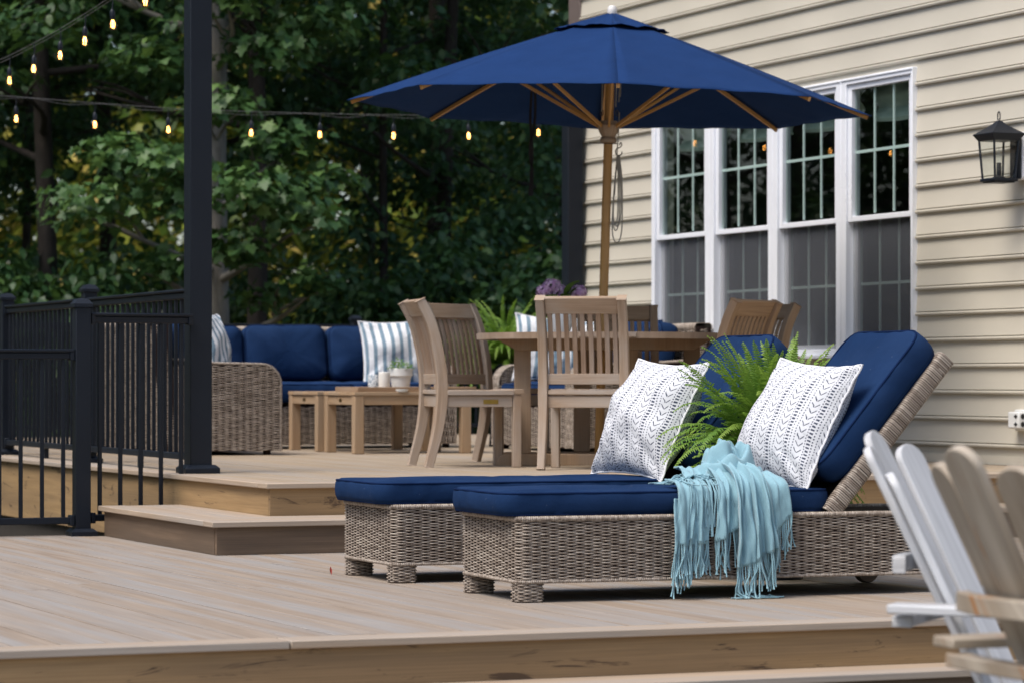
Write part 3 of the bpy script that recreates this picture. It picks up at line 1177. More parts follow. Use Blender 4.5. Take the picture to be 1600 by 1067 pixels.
def cushion(L, Wd, T, r, puff=.012, edge=.018, mbp=None, lump=.004, seed=0):
    """rounded slab, corner at the origin, z 0..T; returns the slab and its piping"""
    o = dense(rrect(0, 0, L, Wd, r, 8), .025)
    c = np.array([L / 2, Wd / 2])
    d = o - c
    prof = [(-edge * 1.4, 0), (-edge * .4, edge * .18), (0, edge), (.003, T * .5), (0, T - edge * .6), (-edge * .35, T - edge * .1)]
    ks = [.98, .95, .9, .82, .72, .6, .46, .32, .18, .07, .01]
    rings = []
    nl = d / np.linalg.norm(d, axis=1, keepdims=True)
    sp = np.arange(len(o)) * .025
    pk = .0022 * np.sin(sp * 31 + seed) * np.sin(sp * 12.7 + 2 * seed) + .0016 * np.sin(sp * 57 + 3 * seed) * np.sin(sp * 5 + seed)
    for ins, z in prof:
        b_ = math.sin(min(1, z / T) * PI)
        rings.append(np.c_[o + nl * (ins + pk[:, None] * (1.2 * b_ + .2)), z + pk * (1 - b_) * .5])
    base = o - nl * edge * .35
    for k in ks:
        p = c + (base - c) * k
        e = np.minimum(np.minimum(p[:, 0], L - p[:, 0]), np.minimum(p[:, 1], Wd - p[:, 1]))
        h = T - edge * .1 + puff * (1 - np.exp(-e / .06))
        h = h + lump * np.sin(p[:, 0] * 9 + seed) * np.sin(p[:, 1] * 8 + seed * 2) * np.clip(e / .1, 0, 1)
        h = h + (pk * 1.6 + .0022 * np.sin(p[:, 0] * 27 + p[:, 1] * 9 + seed)) * np.exp(-e / .07)
        rings.append(np.c_[p, h])
    mb = MB()
    mb.grid(np.array(rings), cv=True)
    mb.f.append(np.arange(len(o))[None, ::-1])
    mb.u.append(np.zeros((1, len(o), 2)))
    pp = MB()
    q = o - nl * edge * .3
    pp.tube(np.c_[q, np.full(len(q), T - edge * .12)], .0042, 6, closed=True)
    q = o - nl * edge * .6
    pp.tube(np.c_[q, np.full(len(q), edge * .14)], .0042, 6, closed=True)
    return mb, pp


def pillow(S, T, seed=0, n=34, ear=.05, pinch=.075, wr=.006):
    """square pillow in the xz plane, its front towards -y; returns cover and piping"""
    a = np.linspace(-1, 1, n)
    a = np.sign(a) * np.abs(a) ** .85
    U, V = np.meshgrid(a, a, indexing='ij')
    bu = 1 - pinch * (1 - V ** 2) ** 1.0
    X = U * (1 - pinch * (1 - np.abs(V) ** 2.2)) + 0 * bu
    Z = V * (1 - pinch * (1 - np.abs(U) ** 2.2))
    X = X + ear * .35 * U * (np.abs(U * V)) ** 3
    Z = Z + ear * .35 * V * (np.abs(U * V)) ** 3
    H = (np.clip(1 - U ** 2, 0, 1) ** .55) * (np.clip(1 - V ** 2, 0, 1) ** .55)
    H = H * (.86 + .14 * (1 - .5 * (U ** 2 + V ** 2)))
    r = np.random.default_rng(seed)
    W = np.zeros_like(H)
    for k in range(7):
        th, f, ph = r.random() * PI, 3 + 5 * r.random(), r.random() * 6
        W += np.sin((U * math.cos(th) + V * math.sin(th)) * f + ph + 1.2 * np.sin(V * 3 + k)) / (1 + .2 * k)
    crease = np.exp(-((np.abs(U) - np.abs(V)) / .18) ** 2) * np.clip(np.hypot(U, V) - .55, 0, 1)
    mb = MB()
    Hs = H * T / 2 + wr * W * np.minimum(H * 2.2, 1) * .5 - .016 * crease * np.sin(np.arctan2(V, U) * 22) + .35 * wr * np.sin(U * 13 + 6 * np.sin(V * 4 + seed)) * np.clip(.2 - V, 0, 1) * np.minimum(H * 2, 1)
    Hs = np.where(H < 1e-6, 0, Hs)
    k_ = n // 2
    au = np.r_[0, np.cumsum(np.hypot(np.diff(X[:, k_] * S / 2), np.diff(H[:, k_] * T / 2)))]
    av = np.r_[0, np.cumsum(np.hypot(np.diff(Z[k_] * S / 2), np.diff(H[k_] * T / 2)))]
    uv = np.stack(np.meshgrid(au / au[-1], av / av[-1], indexing='ij'), -1)
    mb.grid(np.stack([X * S / 2, -Hs, Z * S / 2], -1), uv)
    Hb = H * T / 2 + wr * np.roll(W, 5, 0) * np.minimum(H * 2.2, 1) * .5
    mb.grid(np.stack([X * S / 2, Hb, Z * S / 2], -1)[::-1], uv[::-1])
    e = np.concatenate([np.stack([X[:, 0], Z[:, 0]], -1), np.stack([X[-1, 1:], Z[-1, 1:]], -1),
                        np.stack([X[-2::-1, -1], Z[-2::-1, -1]], -1), np.stack([X[0, -2:0:-1], Z[0, -2:0:-1]], -1)]) * S / 2
    pp = MB()
    pp.tube(np.c_[e[:, 0], .002 * np.sin(np.arange(len(e)) * 1.1), e[:, 1]], .0045, 6, up=(0, 1, 0), closed=True)
    return mb, pp


# ------------------------------------------------------------------ chaise lounges
LB, WB, ZB0, ZB1 = 1.78, .62, .066, .306
BA = math.radians(50)          # backrest angle


def make_lounge(label):
    t = thing('chaise_lounge', label, 'chaise lounge', (0, 0, 0), 0, 'wicker chaise lounges with navy cushions')
    mb = MB()
    o = rrect(0, 0, LB, WB, .045, 5)
    weave(mb, np.c_[o, np.zeros(len(o))], (0, 0, 1), ZB0 + .012, ZB1 - .012, .0056, .0335, 1, .0036, closed=True)
    wrap(mb, np.c_[dense(o, .02)[:], np.full(len(dense(o, .02)), ZB1 - .008)], rrect(-.009, -.009, .009, .009, .008, 2), (0, 0, 1), .0075, .003)
    wrap(mb, np.c_[dense(o, .02)[:], np.full(len(dense(o, .02)), ZB0 + .008)], rrect(-.006, -.006, .006, .006, .005, 2), (0, 0, 1), .0075, .002)
    base = mb.build('base', M['wicker'], t, ang=0)
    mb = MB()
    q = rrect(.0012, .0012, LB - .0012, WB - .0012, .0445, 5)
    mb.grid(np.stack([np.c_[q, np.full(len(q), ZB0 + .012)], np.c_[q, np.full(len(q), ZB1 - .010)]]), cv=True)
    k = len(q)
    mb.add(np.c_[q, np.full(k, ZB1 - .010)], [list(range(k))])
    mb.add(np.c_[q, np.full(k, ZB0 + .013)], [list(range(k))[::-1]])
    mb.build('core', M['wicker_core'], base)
    for x0, y0 in ((.003, .003), (.003, WB - .103)):
        mb = MB()
        o2 = rrect(x0, y0, x0 + .10, y0 + .10, .03, 4)
        weave(mb, np.c_[o2, np.zeros(len(o2))], (0, 0, 1), .003, ZB0 + .012, .0062, .025, 1, .0028, closed=True)
        lg = mb.build('leg', M['wicker'], t, ang=0)
        mb = MB()
        o3 = rrect(x0 + .001, y0 + .001, x0 + .099, y0 + .099, .0295, 4)
        mb.grid(np.stack([np.c_[o3, np.full(len(o3), 0)], np.c_[o3, np.full(len(o3), ZB0 + .012)]]), cv=True)
        mb.add(np.c_[o3, np.full(len(o3), 0)], [list(range(len(o3)))[::-1]])
        mb.build('core', M['wicker_core'], lg)
    for y in (WB - .05,):
        mb = MB()
        mb.lathe([(0, -.02), (.045, -.02), (.05, -.012), (.05, .012), (.045, .02), (0, .02)], 20)
        mb.build('wheel', M['brown_trim'], t, loc=(LB - .12, y, .05), rot=(PI / 2, 0, 0))
    # backrest: two wrapped side bars, a wrapped top bar, woven panel
    hx, hz = 1.235, ZB1 - .005
    dx, dz = math.cos(BA), math.sin(BA)
    BL = .745
    sec = rrect(-.024, -.036, .024, .036, .018, 3)
    mb = MB()
    for y in (.024, WB - .024):
        wrap(mb, [(hx, y, hz), (hx + dx * BL, y, hz + dz * BL)], sec, (-dz, 0, dx), .0085, .0038)
    wrap(mb, [(hx + dx * (BL - .02), .02, hz + dz * (BL - .02)), (hx + dx * (BL - .02), WB - .02, hz + dz * (BL - .02))],
         rrect(-.03, -.03, .03, .03, .018, 3), (-dz, 0, dx), .0085, .0038)
    bk = mb.build('backrest', M['wicker'], t, ang=0)
    mb = MB()
    for y in (.024, WB - .024):
        mb.sweep([(hx, y, hz), (hx + dx * BL, y, hz + dz * BL)], sec * .97, (-dz, 0, dx))
    mb.beam((hx + dx * .05, WB / 2, hz + dz * .05), (hx + dx * (BL - .03), WB / 2, hz + dz * (BL - .03)), WB - .1, .02, (-dz, 0, dx))
    mb.build('core', M['wicker_core'], bk)
    # cushions
    a, p = cushion(1.30, .60, .082, .07, .012, .02, seed=1)
    sc = a.build('seat_cushion', M['cushion'], t, loc=(-.055, .012, ZB1 + .002), ang=60)
    o = p.build('piping', M['piping'], sc)
    a, p = cushion(.665, .60, .105, .075, .012, .02, seed=3)
    bc = a.build('back_cushion', M['cushion'], t, loc=(hx + dx * .10 - dz * .040, .012, hz + dz * .10 + dx * .040), rot=(0, -BA, 0), ang=60)
    p.build('piping', M['piping'], bc)
    return t


l1 = make_lounge('front chaise lounge with the teal throw over its side, nearest to the front step')
l1.location = (4.275, 10.16, .001)
l1.rotation_euler = (0, 0, math.radians(-2.5))
l2 = dup(l1, 'rear chaise lounge with navy cushions, behind the one carrying the teal throw', (4.235, 11.32, .001), math.radians(-1.0))


for ch in l2.children:
    if ch.name.startswith('back'):
        ch.location.x += .065


def place_pillow(name, label, S, T, loc, yaw, tilt, roll, mt, pm, group, seed, wr=.010, ear=.05):
    a, p = pillow(S, T, seed, wr=wr, ear=ear)
    o = a.build(name, M[mt], None, ang=0)
    Rm = Matrix.Rotation(yaw, 3, 'Z') @ Matrix.Rotation(tilt, 3, 'X') @ Matrix.Rotation(roll, 3, 'Y')
    o.location = loc
    o.rotation_euler = Rm.to_euler()
    tag(o, label, 'pillow', group)
    p.build('piping', M[pm], o)
    return o


# facing: the pillow's front (-y) turned towards the foot of the lounge and a little to the camera
yw = math.radians(-90 + 9)
G1 = 'white printed pillows on the chaise lounges'
place_pillow('throw_pillow', 'white pillow with black chevron print on the front lounge behind the teal throw', .52, .27, (5.50, 10.40, .628), yw, math.radians(-27), .06, 'chevron', 'pillow_white', G1, 3)
place_pillow('throw_pillow', 'white pillow with black chevron print on the rear lounge left of the fern', .52, .27, (5.45, 11.56, .632), yw, math.radians(-25), .04, 'chevron', 'pillow_white', G1, 8)


# ------------------------------------------------------------------ the throw
def throw():
    t = thing('throw_blanket', 'light teal fringed throw blanket draped over the side of the front lounge', 'blanket', (4.275, 10.16, .001), math.radians(-2.5))
    rr = np.random.default_rng(5)
    cl, fr = MB(), MB()

    def strip(x0, x1, path, n=34, m=46, k=2.0, ph=0., a0=.004, a1=.02, sx=0., pinch=0., slant=0., fringe=(.10, 40), skip=False):
        """path: (y, z) points from top to bottom; slant: how much higher the right end stops"""
        pp = spline(path, m)
        seg = np.r_[0, np.cumsum(np.linalg.norm(np.diff(pp, axis=0), axis=1))]
        Tn = np.gradient(pp, axis=0)
        Tn /= np.linalg.norm(Tn, axis=1, keepdims=True)
        Nn = np.stack([-Tn[:, 1] * -1, Tn[:, 0] * -1], -1)      # outward (towards -y on the drop)
        G = np.zeros((n, m, 3))
        for i in range(n):
            u = i / (n - 1)
            end = 1 - max(0, slant * u if slant > 0 else -slant * (1 - u))
            sv = np.linspace(0, seg[-1] * end, m)
            y = np.interp(sv, seg, pp[:, 0])
            z = np.interp(sv, seg, pp[:, 1])
            ny = np.interp(sv, seg, Nn[:, 0])
            nz = np.interp(sv, seg, Nn[:, 1])
            v = sv / seg[-1]
            amp = a0 + (a1 - a0) * v
            w_ = u * k * 2 * PI + ph
            d = amp * (np.sin(w_ + .5 * np.sin(v * 3 + ph)) + .45 * np.sin(2.3 * w_ + 1.3 + v * 2) + .16 * np.sin(5.1 * w_ + 2 * np.sin(v * 5)) + .12 * np.sin(v * 23 + 3 * w_)) + .004
            wid = 1 - pinch * (1 - v) ** 1.2
            xc = (x0 + x1) / 2
            x = xc + (x0 + (x1 - x0) * u - xc) * wid + sx * v + .006 * np.sin(w_ * 1.7 + v * 4) + .2 * amp * np.cos(w_)
            G[i] = np.stack([x, y + ny * np.abs(d), z + nz * np.abs(d)], -1)
        cl.grid(G)
        if skip:
            return
        ln, cnt = fringe
        for c in np.linspace(0, n - 1.001, cnt):
            i = int(c)
            f = c - i
            e = G[i, -1] * (1 - f) + G[i + 1, -1] * f
            l = ln * rr.uniform(.85, 1.15)
            sw, so = rr.normal(0, .013), rr.normal(0, .006)
            pts = [e + (0, 0, .012), e + (sw * .3, so - .001, -l * .35), e + (sw * .9 + rr.normal(0, .005), so * 1.4, -l * .7), e + (sw, so * 2, -l)]
            pts = np.array(pts)
            low_ = pts[:, 2] < .004
            pts[low_, 1] -= (0.004 - pts[low_, 2]) * 1.2
            pts[low_, 0] += (0.004 - pts[low_, 2]) * rr.normal(0, .9)
            pts[:, 2] = np.maximum(pts[:, 2], .004)
            fr.tube(spline(pts, 7), .0028, 4, (1, 0, 0))

    top = ZB1 + .098
    edge = [(.16, top + .075), (.07, top + .045), (.005, top + .012), (-.024, top - .03), (-.030, ZB1 + .02)]
    # left hanging corner
    strip(.600, .725, [(.10, top + .018), (.04, top + .014), (-.005, top + .004), (-.028, top - .03), (-.034, .27), (-.034, .20)], k=1.6, ph=.4, a1=.016, sx=-.005, slant=-.0, fringe=(.11, 34))
    strip(.592, .68, [(-.024, top - .04), (-.036, .28), (-.036, .155)], k=1.2, ph=2.2, a1=.014, sx=-.015, slant=.35, fringe=(.14, 30))
    # main fall in the middle, two layers with deep folds
    strip(.755, .865, edge + [(-.038, .26), (-.038, .205)], n=36, k=1.3, ph=.2, a0=.010, a1=.022, sx=-.010, pinch=.30, slant=.16, fringe=(.12, 28))
    strip(.80, .955, [(.17, top + .085), (.07, top + .062), (-.01, top + .03), (-.042, top - .03), (-.060, .25), (-.062, .17), (-.060, .105)], n=56, k=1.7, ph=2.6, a0=.014, a1=.036, sx=.02, pinch=.45, slant=.14, fringe=(.12, 46))
    # right panel
    strip(.925, 1.035, [(.13, top + .045), (.05, top + .03), (-.005, top + .014), (-.030, top - .02), (-.042, .26), (-.042, .165)], n=30, k=.9, ph=1.0, a0=.006, a1=.014, sx=.01, slant=.34, fringe=(.115, 34))
    # fold bunched up on the cushion
    n, m = 90, 44
    A = np.linspace(0, 2 * PI, n, endpoint=False)
    R = np.linspace(0, 1, m)
    G = np.zeros((n, m, 3))
    for i, a in enumerate(A):
        h = .125 * (1 - R ** 2.4) * (1 + .16 * np.sin(a * 3 + 1.0 + R * 3) + .10 * np.sin(a * 7 + R * 5)) + .030 * np.sin(R * 15 + a * 2 + 1.2 + .8 * np.sin(a * 3)) * (R * (1 - R) * 4) ** .7 + .012 * np.sin(R * 9 - a * 5)* np.minimum(1, R * 3)
        rx = .155 * (1 + .07 * np.sin(a * 5 + 1))
        ry = .155 * (1 + .08 * np.sin(a * 4 + 2))
        G[i] = np.stack([.885 + np.cos(a) * rx * R, .175 + np.sin(a) * ry * R, top - .006 + h * 1.05], -1)
    cl.grid(G, cu=True)
    strip(.705, .80, [(.26, top + .05), (.18, top + .055), (.10, top + .035), (.03, top + .022)], n=20, k=1.2, ph=.3, a0=.01, a1=.012, sx=-.04, fringe=(.01, 2), skip=True)
    # fringe lying loose on the cushion at the left of the bunch
    for q in range(95):
        x = rr.uniform(.69, .81)
        y = rr.uniform(.03, .20)
        a = PI + rr.normal(0, .5) + (y - .1) * 3
        l = rr.uniform(.06, .135)
        c = rr.normal(0, .5)
        hh = rr.uniform(.01, .045)
        pts = [(x, y, top + hh * .8), (x + math.cos(a) * l * .35, y + math.sin(a) * l * .35, top + hh),
               (x + math.cos(a + c * .5) * l * .7, y + math.sin(a + c * .5) * l * .7, top + hh * .6), (x + math.cos(a + c) * l, y + math.sin(a + c) * l, top + .008)]
        fr.tube(spline(pts, 8), .0028, 4)
    for q in range(46):                                        # hanging over the edge, left of the main fall
        x = rr.uniform(.66, .79)
        l = rr.uniform(.06, .15)
        y0 = rr.uniform(.0, .05)
        s_ = rr.normal(0, .02)
        pts = [(x, y0 + .05, top + .03), (x + s_ * .3, y0, top + .022), (x + s_ * .6, -.030 - rr.uniform(0, .012), top - .03), (x + s_, -.032 - rr.uniform(0, .01), top - .03 - l)]
        fr.tube(spline(pts, 9), .0028, 4, (1, 0, 0))
    for q in range(12):                                        # ends lying on the deck
        x = rr.normal(.89, .05)
        a = rr.choice([0.1, PI - .2]) + rr.normal(0, .4)
        l = rr.uniform(.05, .11)
        y = -.075 + rr.normal(0, .01)
        pts = [(x, y, .012), (x + math.cos(a) * l * .5, y - abs(math.sin(a)) * l * .3, .005), (x + math.cos(a) * l, y - abs(math.sin(a)) * l * .5, .004)]
        fr.tube(spline(pts, 6), .0028, 4)
    c = cl.build('cloth', M['throw'], t, ang=0, solid=.005)
    f = fr.build('fringe', M['throw'], t, ang=0)
    return t


throw()


# ------------------------------------------------------------------ ferns
def fern(name, label, loc, nf, rmin, rmax, lift, pot, seed, potspec, bias=None, fine=1.0):
    t = thing(name, label, 'fern', loc)
    rr = np.random.default_rng(seed)
    mb = MB()
    V, F, UV = [], [], []
    n0 = 0
    for f in range(nf):
        a = rr.uniform(0, 2 * PI)
        L = rr.uniform(rmin, rmax)
        e0 = rr.uniform(.85, 1.5) if rr.random() < .62 else rr.uniform(.1, .9)
        droop = rr.uniform(1.3, 2.6) * (L / rmax) if e0 < 1.15 else rr.uniform(.7, 2.0)
        if bias is not None and f % 3 == 0:
            L, e0, droop = rr.uniform(.42, .68), rr.uniform(1.05, 1.5), rr.uniform(.5, 1.3)
        m = 54
        s = np.linspace(0, 1, m)
        el = e0 - droop * s ** 1.5
        az_ = a + rr.normal(0, .3) * s
        st = np.stack([np.cos(el) * np.cos(az_), np.cos(el) * np.sin(az_), np.sin(el)], -1) * L / m
        pts = np.cumsum(st, 0) + np.array([.04 * math.cos(a), .04 * math.sin(a), pot])
        if bias is not None:
            pts = bias(pts)
        T = np.gradient(pts, axis=0)
        T /= np.linalg.norm(T, axis=1, keepdims=True)
        S = np.cross(T, (0, 0, 1.0))
        S /= np.maximum(np.linalg.norm(S, axis=1, keepdims=True), .05)
        U = np.cross(S, T)
        tone = rr.uniform(0, 1)
        mb.tube(pts[::4], .0016, 4, scl=np.linspace(1, .4, len(pts[::4])))
        wl = fine * .042 * np.clip(np.sin(np.clip((s - .10) / .9, 0, 1) ** .65 * PI), 0, 1) ** .8 * (.75 + .5 * L / rmax) + .004
        for i in range(4, m):
            for sg in (-1, 1):
                tw = rr.normal(0, .18)
                d = S[i] * sg * math.cos(.25) + T[i] * .45 + U[i] * (-.12 + tw)
                d /= np.linalg.norm(d)
                w_ = T[i] * L / m * .62
                p = pts[i]
                l = wl[i] * rr.uniform(.85, 1.1)
                V += [p - w_ * .5, p + d * l * .45 - w_ * .62 + U[i] * .002, p + d * l - U[i] * .004, p + d * l * .45 + w_ * .62 + U[i] * .002, p + w_ * .5]
                F.append([n0, n0 + 1, n0 + 2, n0 + 3, n0 + 4])
                c = np.clip(.25 + .4 * tone + .45 * s[i] ** 2 + rr.normal(0, .06), .02, .98)
                UV += [[c, .5]] * 5
                n0 += 5
    mb.vadd(np.array(V), np.array(F), np.array(UV))
    mb.build('fronds', M['fern'], t, ang=0)
    potspec(t)
    return t


def small_pot(t):
    mb = MB()
    mb.lathe([(0, 0), (.10, 0), (.135, .295), (.145, .30), (.145, .33), (.13, .33), (.125, .305), (0, .30)], 28)
    p = mb.build('pot', M['black'], t)
    mb = MB()
    mb.lathe([(0, .312), (.124, .306)], 20)
    mb.build('soil', M['soil'], p)


def tall_pot(t):
    mb = MB()
    for k in range(4):
        a = k * PI / 2 + .4
        mb.beam((.16 * math.cos(a), .16 * math.sin(a), 0), (.12 * math.cos(a), .12 * math.sin(a), .34), .022, .022, (math.sin(a), -math.cos(a), 0))
    mb.lathe([(0, .32), (.15, .32), (.15, .345), (0, .345)], 24)
    mb.build('plant_stand', M['black'], t)
    mb = MB()
    mb.lathe([(0, .346), (.11, .346), (.15, .56), (.16, .565), (.16, .60), (.145, .60), (.14, .57), (0, .56)], 28)
    p = mb.build('pot', M['black'], t)
    mb = MB()
    mb.lathe([(0, .575), (.139, .568)], 20)
    mb.build('soil', M['soil'], p)


def squeeze(p):
    q = p.copy()
    q[:, 1] *= .72
    q[:, 0] = np.where(q[:, 0] < 0, q[:, 0] * .90, q[:, 0] * .62)
    q[:, 2] = .36 + (q[:, 2] - .36) * 1.12
    return q


fern('potted_fern', 'bushy green fern in a pot standing on the deck between the two chaise lounges', (5.76, 11.02, .001), 330, .30, .66, 0, .33, 4, small_pot, squeeze, .85)
fern('potted_fern', 'tall bushy fern between the two chairs, left of the striped pillows', (8.72, 20.95, ZU + .001), 260, .30, .60, 0, .59, 9, tall_pot, None, .5)

# ------------------------------------------------------------------ dining table, chairs, umbrella
TX, TY = vw(.53, 17.95)
tb = thing('dining_table', 'round teak dining table on heavy legs under the blue umbrella', 'table', (TX, TY, ZU), -YAW)
mb = MB()
R = .735
n = 56
nb = 11
bw = 2 * R / nb
for k in range(nb):
    x0, x1 = -R + k * bw + .0015, -R + (k + 1) * bw - .0015
    ys0 = np.linspace(x0, x1, 7)
    rad = np.sqrt(np.maximum((R - .012) ** 2 - np.minimum(ys0 ** 2, (R - .03) ** 2), .001))
    out = [(x, -q) for x, q in zip(ys0, rad)] + [(x, q) for x, q in zip(ys0[::-1], rad[::-1])]
    mb.prism(np.array(out) @ Rz(PI / 2)[:2, :2].T, .028, M4(np.eye(3), (0, 0, .737)))
mb.build('tabletop', M['teak_grey'], tb, bevel=.002)
mb = MB()
mb.lathe([(R - .06, .718), (R, .716), (R + .002, .752), (R - .012, .7525), (R - .055, .7505)], 72)
mb.build('table_rim', M['teak_grey'], tb, ang=50)
mb = MB()
for y in (-.30, .30):
    mb.prism([(-.62, .722), (.62, .722), (.50, .655), (-.50, .655)], .035, M4(np.array([[1, 0, 0], [0, 0, -1], [0, 1, 0]]), (0, y, 0)))
for x in (-.46, .46):
    mb.b2((x - .02, -.282, .66), (x + .02, .282, .721))
mb.build('apron', M['teak_warm'], tb, bevel=.003)
for x, y in ((-.47, -.24), (.14, -.26), (.52, .18), (-.12, .26)):
    mb = MB()
    mb.b2((x - .048, y - .035, .066), (x + .048, y + .035, .720))
    mb.build('leg', M['teak_warm'], tb, bevel=.004)
for y in (-.25, .24):
    mb = MB()
    a = np.linspace(PI / 2, PI, 7)
    ol = [(-.56 + .06 * math.cos(q), .005 + .06 * math.sin(q)) for q in a] + [(-.62, 0), (.62, 0)] + [(.56 + .06 * math.cos(q), .005 + .06 * math.sin(q)) for q in a[::-1] * -1 + PI]
    mb.prism(ol, .085, M4(np.array([[1, 0, 0], [0, 0, -1], [0, 1, 0]]), (0, y, 0)))
    mb.build('foot_beam', M['teak_warm'], tb, bevel=.004)
mb = MB()
mb.b2((-.05, -.2, .02), (.05, .19, .055))
mb.build('stretcher', M['teak_warm'], tb, bevel=.003)

BACK = spline([(-.290, 0), (-.232, .22), (-.212, .42), (-.226, .60), (-.272, .79), (-.338, .925)], 28)


def back_at(z, dy=0.):
    return np.interp(z, BACK[:, 1], BACK[:, 0]) + dy


def make_chair(label, wood_main):
    t = thing('dining_chair', label, 'chair', (0, 0, 0), 0, 'slatted teak chairs round the dining table')
    W2 = .222
    for s in (-1, 1):
        mb = MB()
        pts = np.c_[np.full(len(BACK), s * W2), BACK]
        sec = rrect(-.026, -.023, .026, .023, .005, 1)
        sec = np.array([(-.023, -.027), (.023, -.027), (.023, .027), (-.023, .027)])
        mb.sweep(pts, sec, (0, 1, 0), np.interp(np.arange(len(BACK)), [0, 10, 22, 27], [.86, 1.12, 1.0, 1.0]))
        mb.build('back_post', wood_main, t, bevel=.004)
        mb = MB()
        mb.b2((s * W2 - .023, .19, 0), (s * W2 + .023, .236, .404))
        mb.build('front_leg', wood_main, t, bevel=.004)
    mb = MB()
    for s in (-1, 1):
        mb.b2((s * (W2 - .0) - .014, -.205, .335), (s * W2 + .014, .188, .398))
    mb.b2((-W2 + .024, .20, .335), (W2 - .024, .226, .398))
    mb.b2((-W2 + .024, -.222, .335), (W2 - .024, -.198, .398))
    mb.build('seat_frame', wood_main, t, bevel=.003)
    mb = MB()
    for k in range(7):
        x = -.192 + k * .064
        p = [(x, -.20, .421), (x, -.07, .410), (x, .08, .412), (x, .192, .424)]
        mb.sweep(spline(p, 8), [(-.028, -.009), (.028, -.009), (.028, .009), (-.028, .009)], (0, 0, 1))
    mb.b2((-.252, .193, .406), (.252, .250, .434))
    mb.b2((-.196, -.232, .406), (.196, -.203, .430))
    for s in (-1, 1):
        mb.b2((s * .238 - .014, -.185, .4005), (s * .238 + .014, .192, .428))
    mb.build('seat', wood_main, t, bevel=.003)
    mb = MB()
    za, zb_ = .842, .928
    for a, b in ((za, zb_),):
        y0, y1 = back_at(a), back_at(b)
        mb.beam((-W2 + .0235, (y0 + y1) / 2 + .006, (a + b) / 2), (W2 - .0235, (y0 + y1) / 2 + .006, (a + b) / 2), .026, b - a + .012, (0, y1 - y0, b - a))
    mb.build('top_rail', wood_main, t, bevel=.006)
    mb = MB()
    mb.beam((-W2 + .0235, back_at(.49), .49), (W2 - .0235, back_at(.49), .49), .026, .058, (0, -.05, 1))
    mb.build('lower_rail', wood_main, t, bevel=.003)
    for k in range(9):
        x = -.176 + k * .044
        mb = MB()
        zz = np.linspace(.515, .848, 9)
        mb.sweep(np.c_[np.full(9, x), back_at(zz), zz], [(-.013, -.006), (.013, -.006), (.013, .006), (-.013, .006)], (0, 1, 0))
        mb.build('back_slat', M['teak_mid'] if wood_main is M['teak_grey'] else wood_main, t, bevel=.002)
    mb = MB()
    mb.b2((W2 + .0142, .02, .352), (W2 + .0158, .105, .376))
    mb.build('brass_plate', M['brass'], t)
    return t


def face(fx, fz):
    wx, wy = SY * fz + CY * fx, CY * fz - SY * fx
    return math.atan2(-wx, wy)


c1 = make_chair('greyed teak chair left of the table, brass plate on its side rail', M['teak_grey'])
c1.location = (*vw(-.235, 17.44), ZU + .001)
c1.rotation_euler = (0, 0, face(.97, .24))
dup(c1, 'greyed teak chair with its slatted back square to the viewer, nearest of the set', (*vw(.425, 16.98), ZU + .001), face(.17, .985))
dup(c1, 'teak chair on the left half hidden behind the one with the brass plate', (*vw(-.115, 18.17), ZU + .001), face(.80, -.60))
c4 = make_chair('darker teak chair beyond the table, its top rail right of the nearest chair', M['teak'])
c4.location = (*vw(.648, 18.60), ZU + .001)
c4.rotation_euler = (0, 0, face(.02, -1))
dup(c4, 'brown teak chair at the right of the table just behind the front fern', (*vw(1.10, 17.60), ZU + .001), face(-.81, .58))
dup(c4, 'teak chair at the far right half hidden behind the brown one by the fern', (*vw(1.275, 18.38), ZU + .001), face(-.86, -.51))

# flowers
fl = thing('flower_vase', 'vase of purple lilac blooms with dark green leaves standing on the dining table', 'flowers', (*vw(.285, 17.75), ZU + .7527), -YAW)
mb = MB()
mb.lathe([(0, 0), (.045, 0), (.06, .04), (.055, .10), (.035, .15), (.045, .17), (.04, .17), (.03, .15), (0, .12)], 24)
mb.build('vase', M['ceramic'], fl)
mb = MB()
rr = np.random.default_rng(2)
V, F, UV = [], [], []
k0 = 0
for cx_, cy_, cz_, rx, rz_ in ((-.055, 0, .265, .055, .045), (-.10, .01, .235, .05, .04), (-.02, .02, .235, .055, .045), (.10, .02, .235, .045, .04), (.075, .05, .215, .05, .04)):
    for q in range(230):
        d = rr.normal(0, 1, 3)
        d /= np.linalg.norm(d)
        if d[2] < -.5:
            continue
        c = np.array([cx_, cy_, cz_]) + d * (rx, rx, rz_) * rr.uniform(.78, 1.05)
        a = np.cross(d, rr.normal(0, 1, 3))
        a /= np.linalg.norm(a)
        b = np.cross(d, a)
        s = rr.uniform(.006, .0095)
        tone = rr.uniform(0, 1)
        for e in range(4):
            th = e * PI / 2
            p1 = a * math.cos(th) + b * math.sin(th)
            p2 = -a * math.sin(th) + b * math.cos(th)
            V += [c, c + (p1 * .7 + p2 * .45) * s, c + p1 * s * 1.25 + d * s * .25, c + (p1 * .7 - p2 * .45) * s]
            F.append([k0, k0 + 1, k0 + 2, k0 + 3])
            UV += [[tone, .5]] * 4
            k0 += 4
mb.vadd(np.array(V), np.array(F), np.array(UV))
mb.build('bloom', M['lilac'], fl, ang=0)
mb = MB()
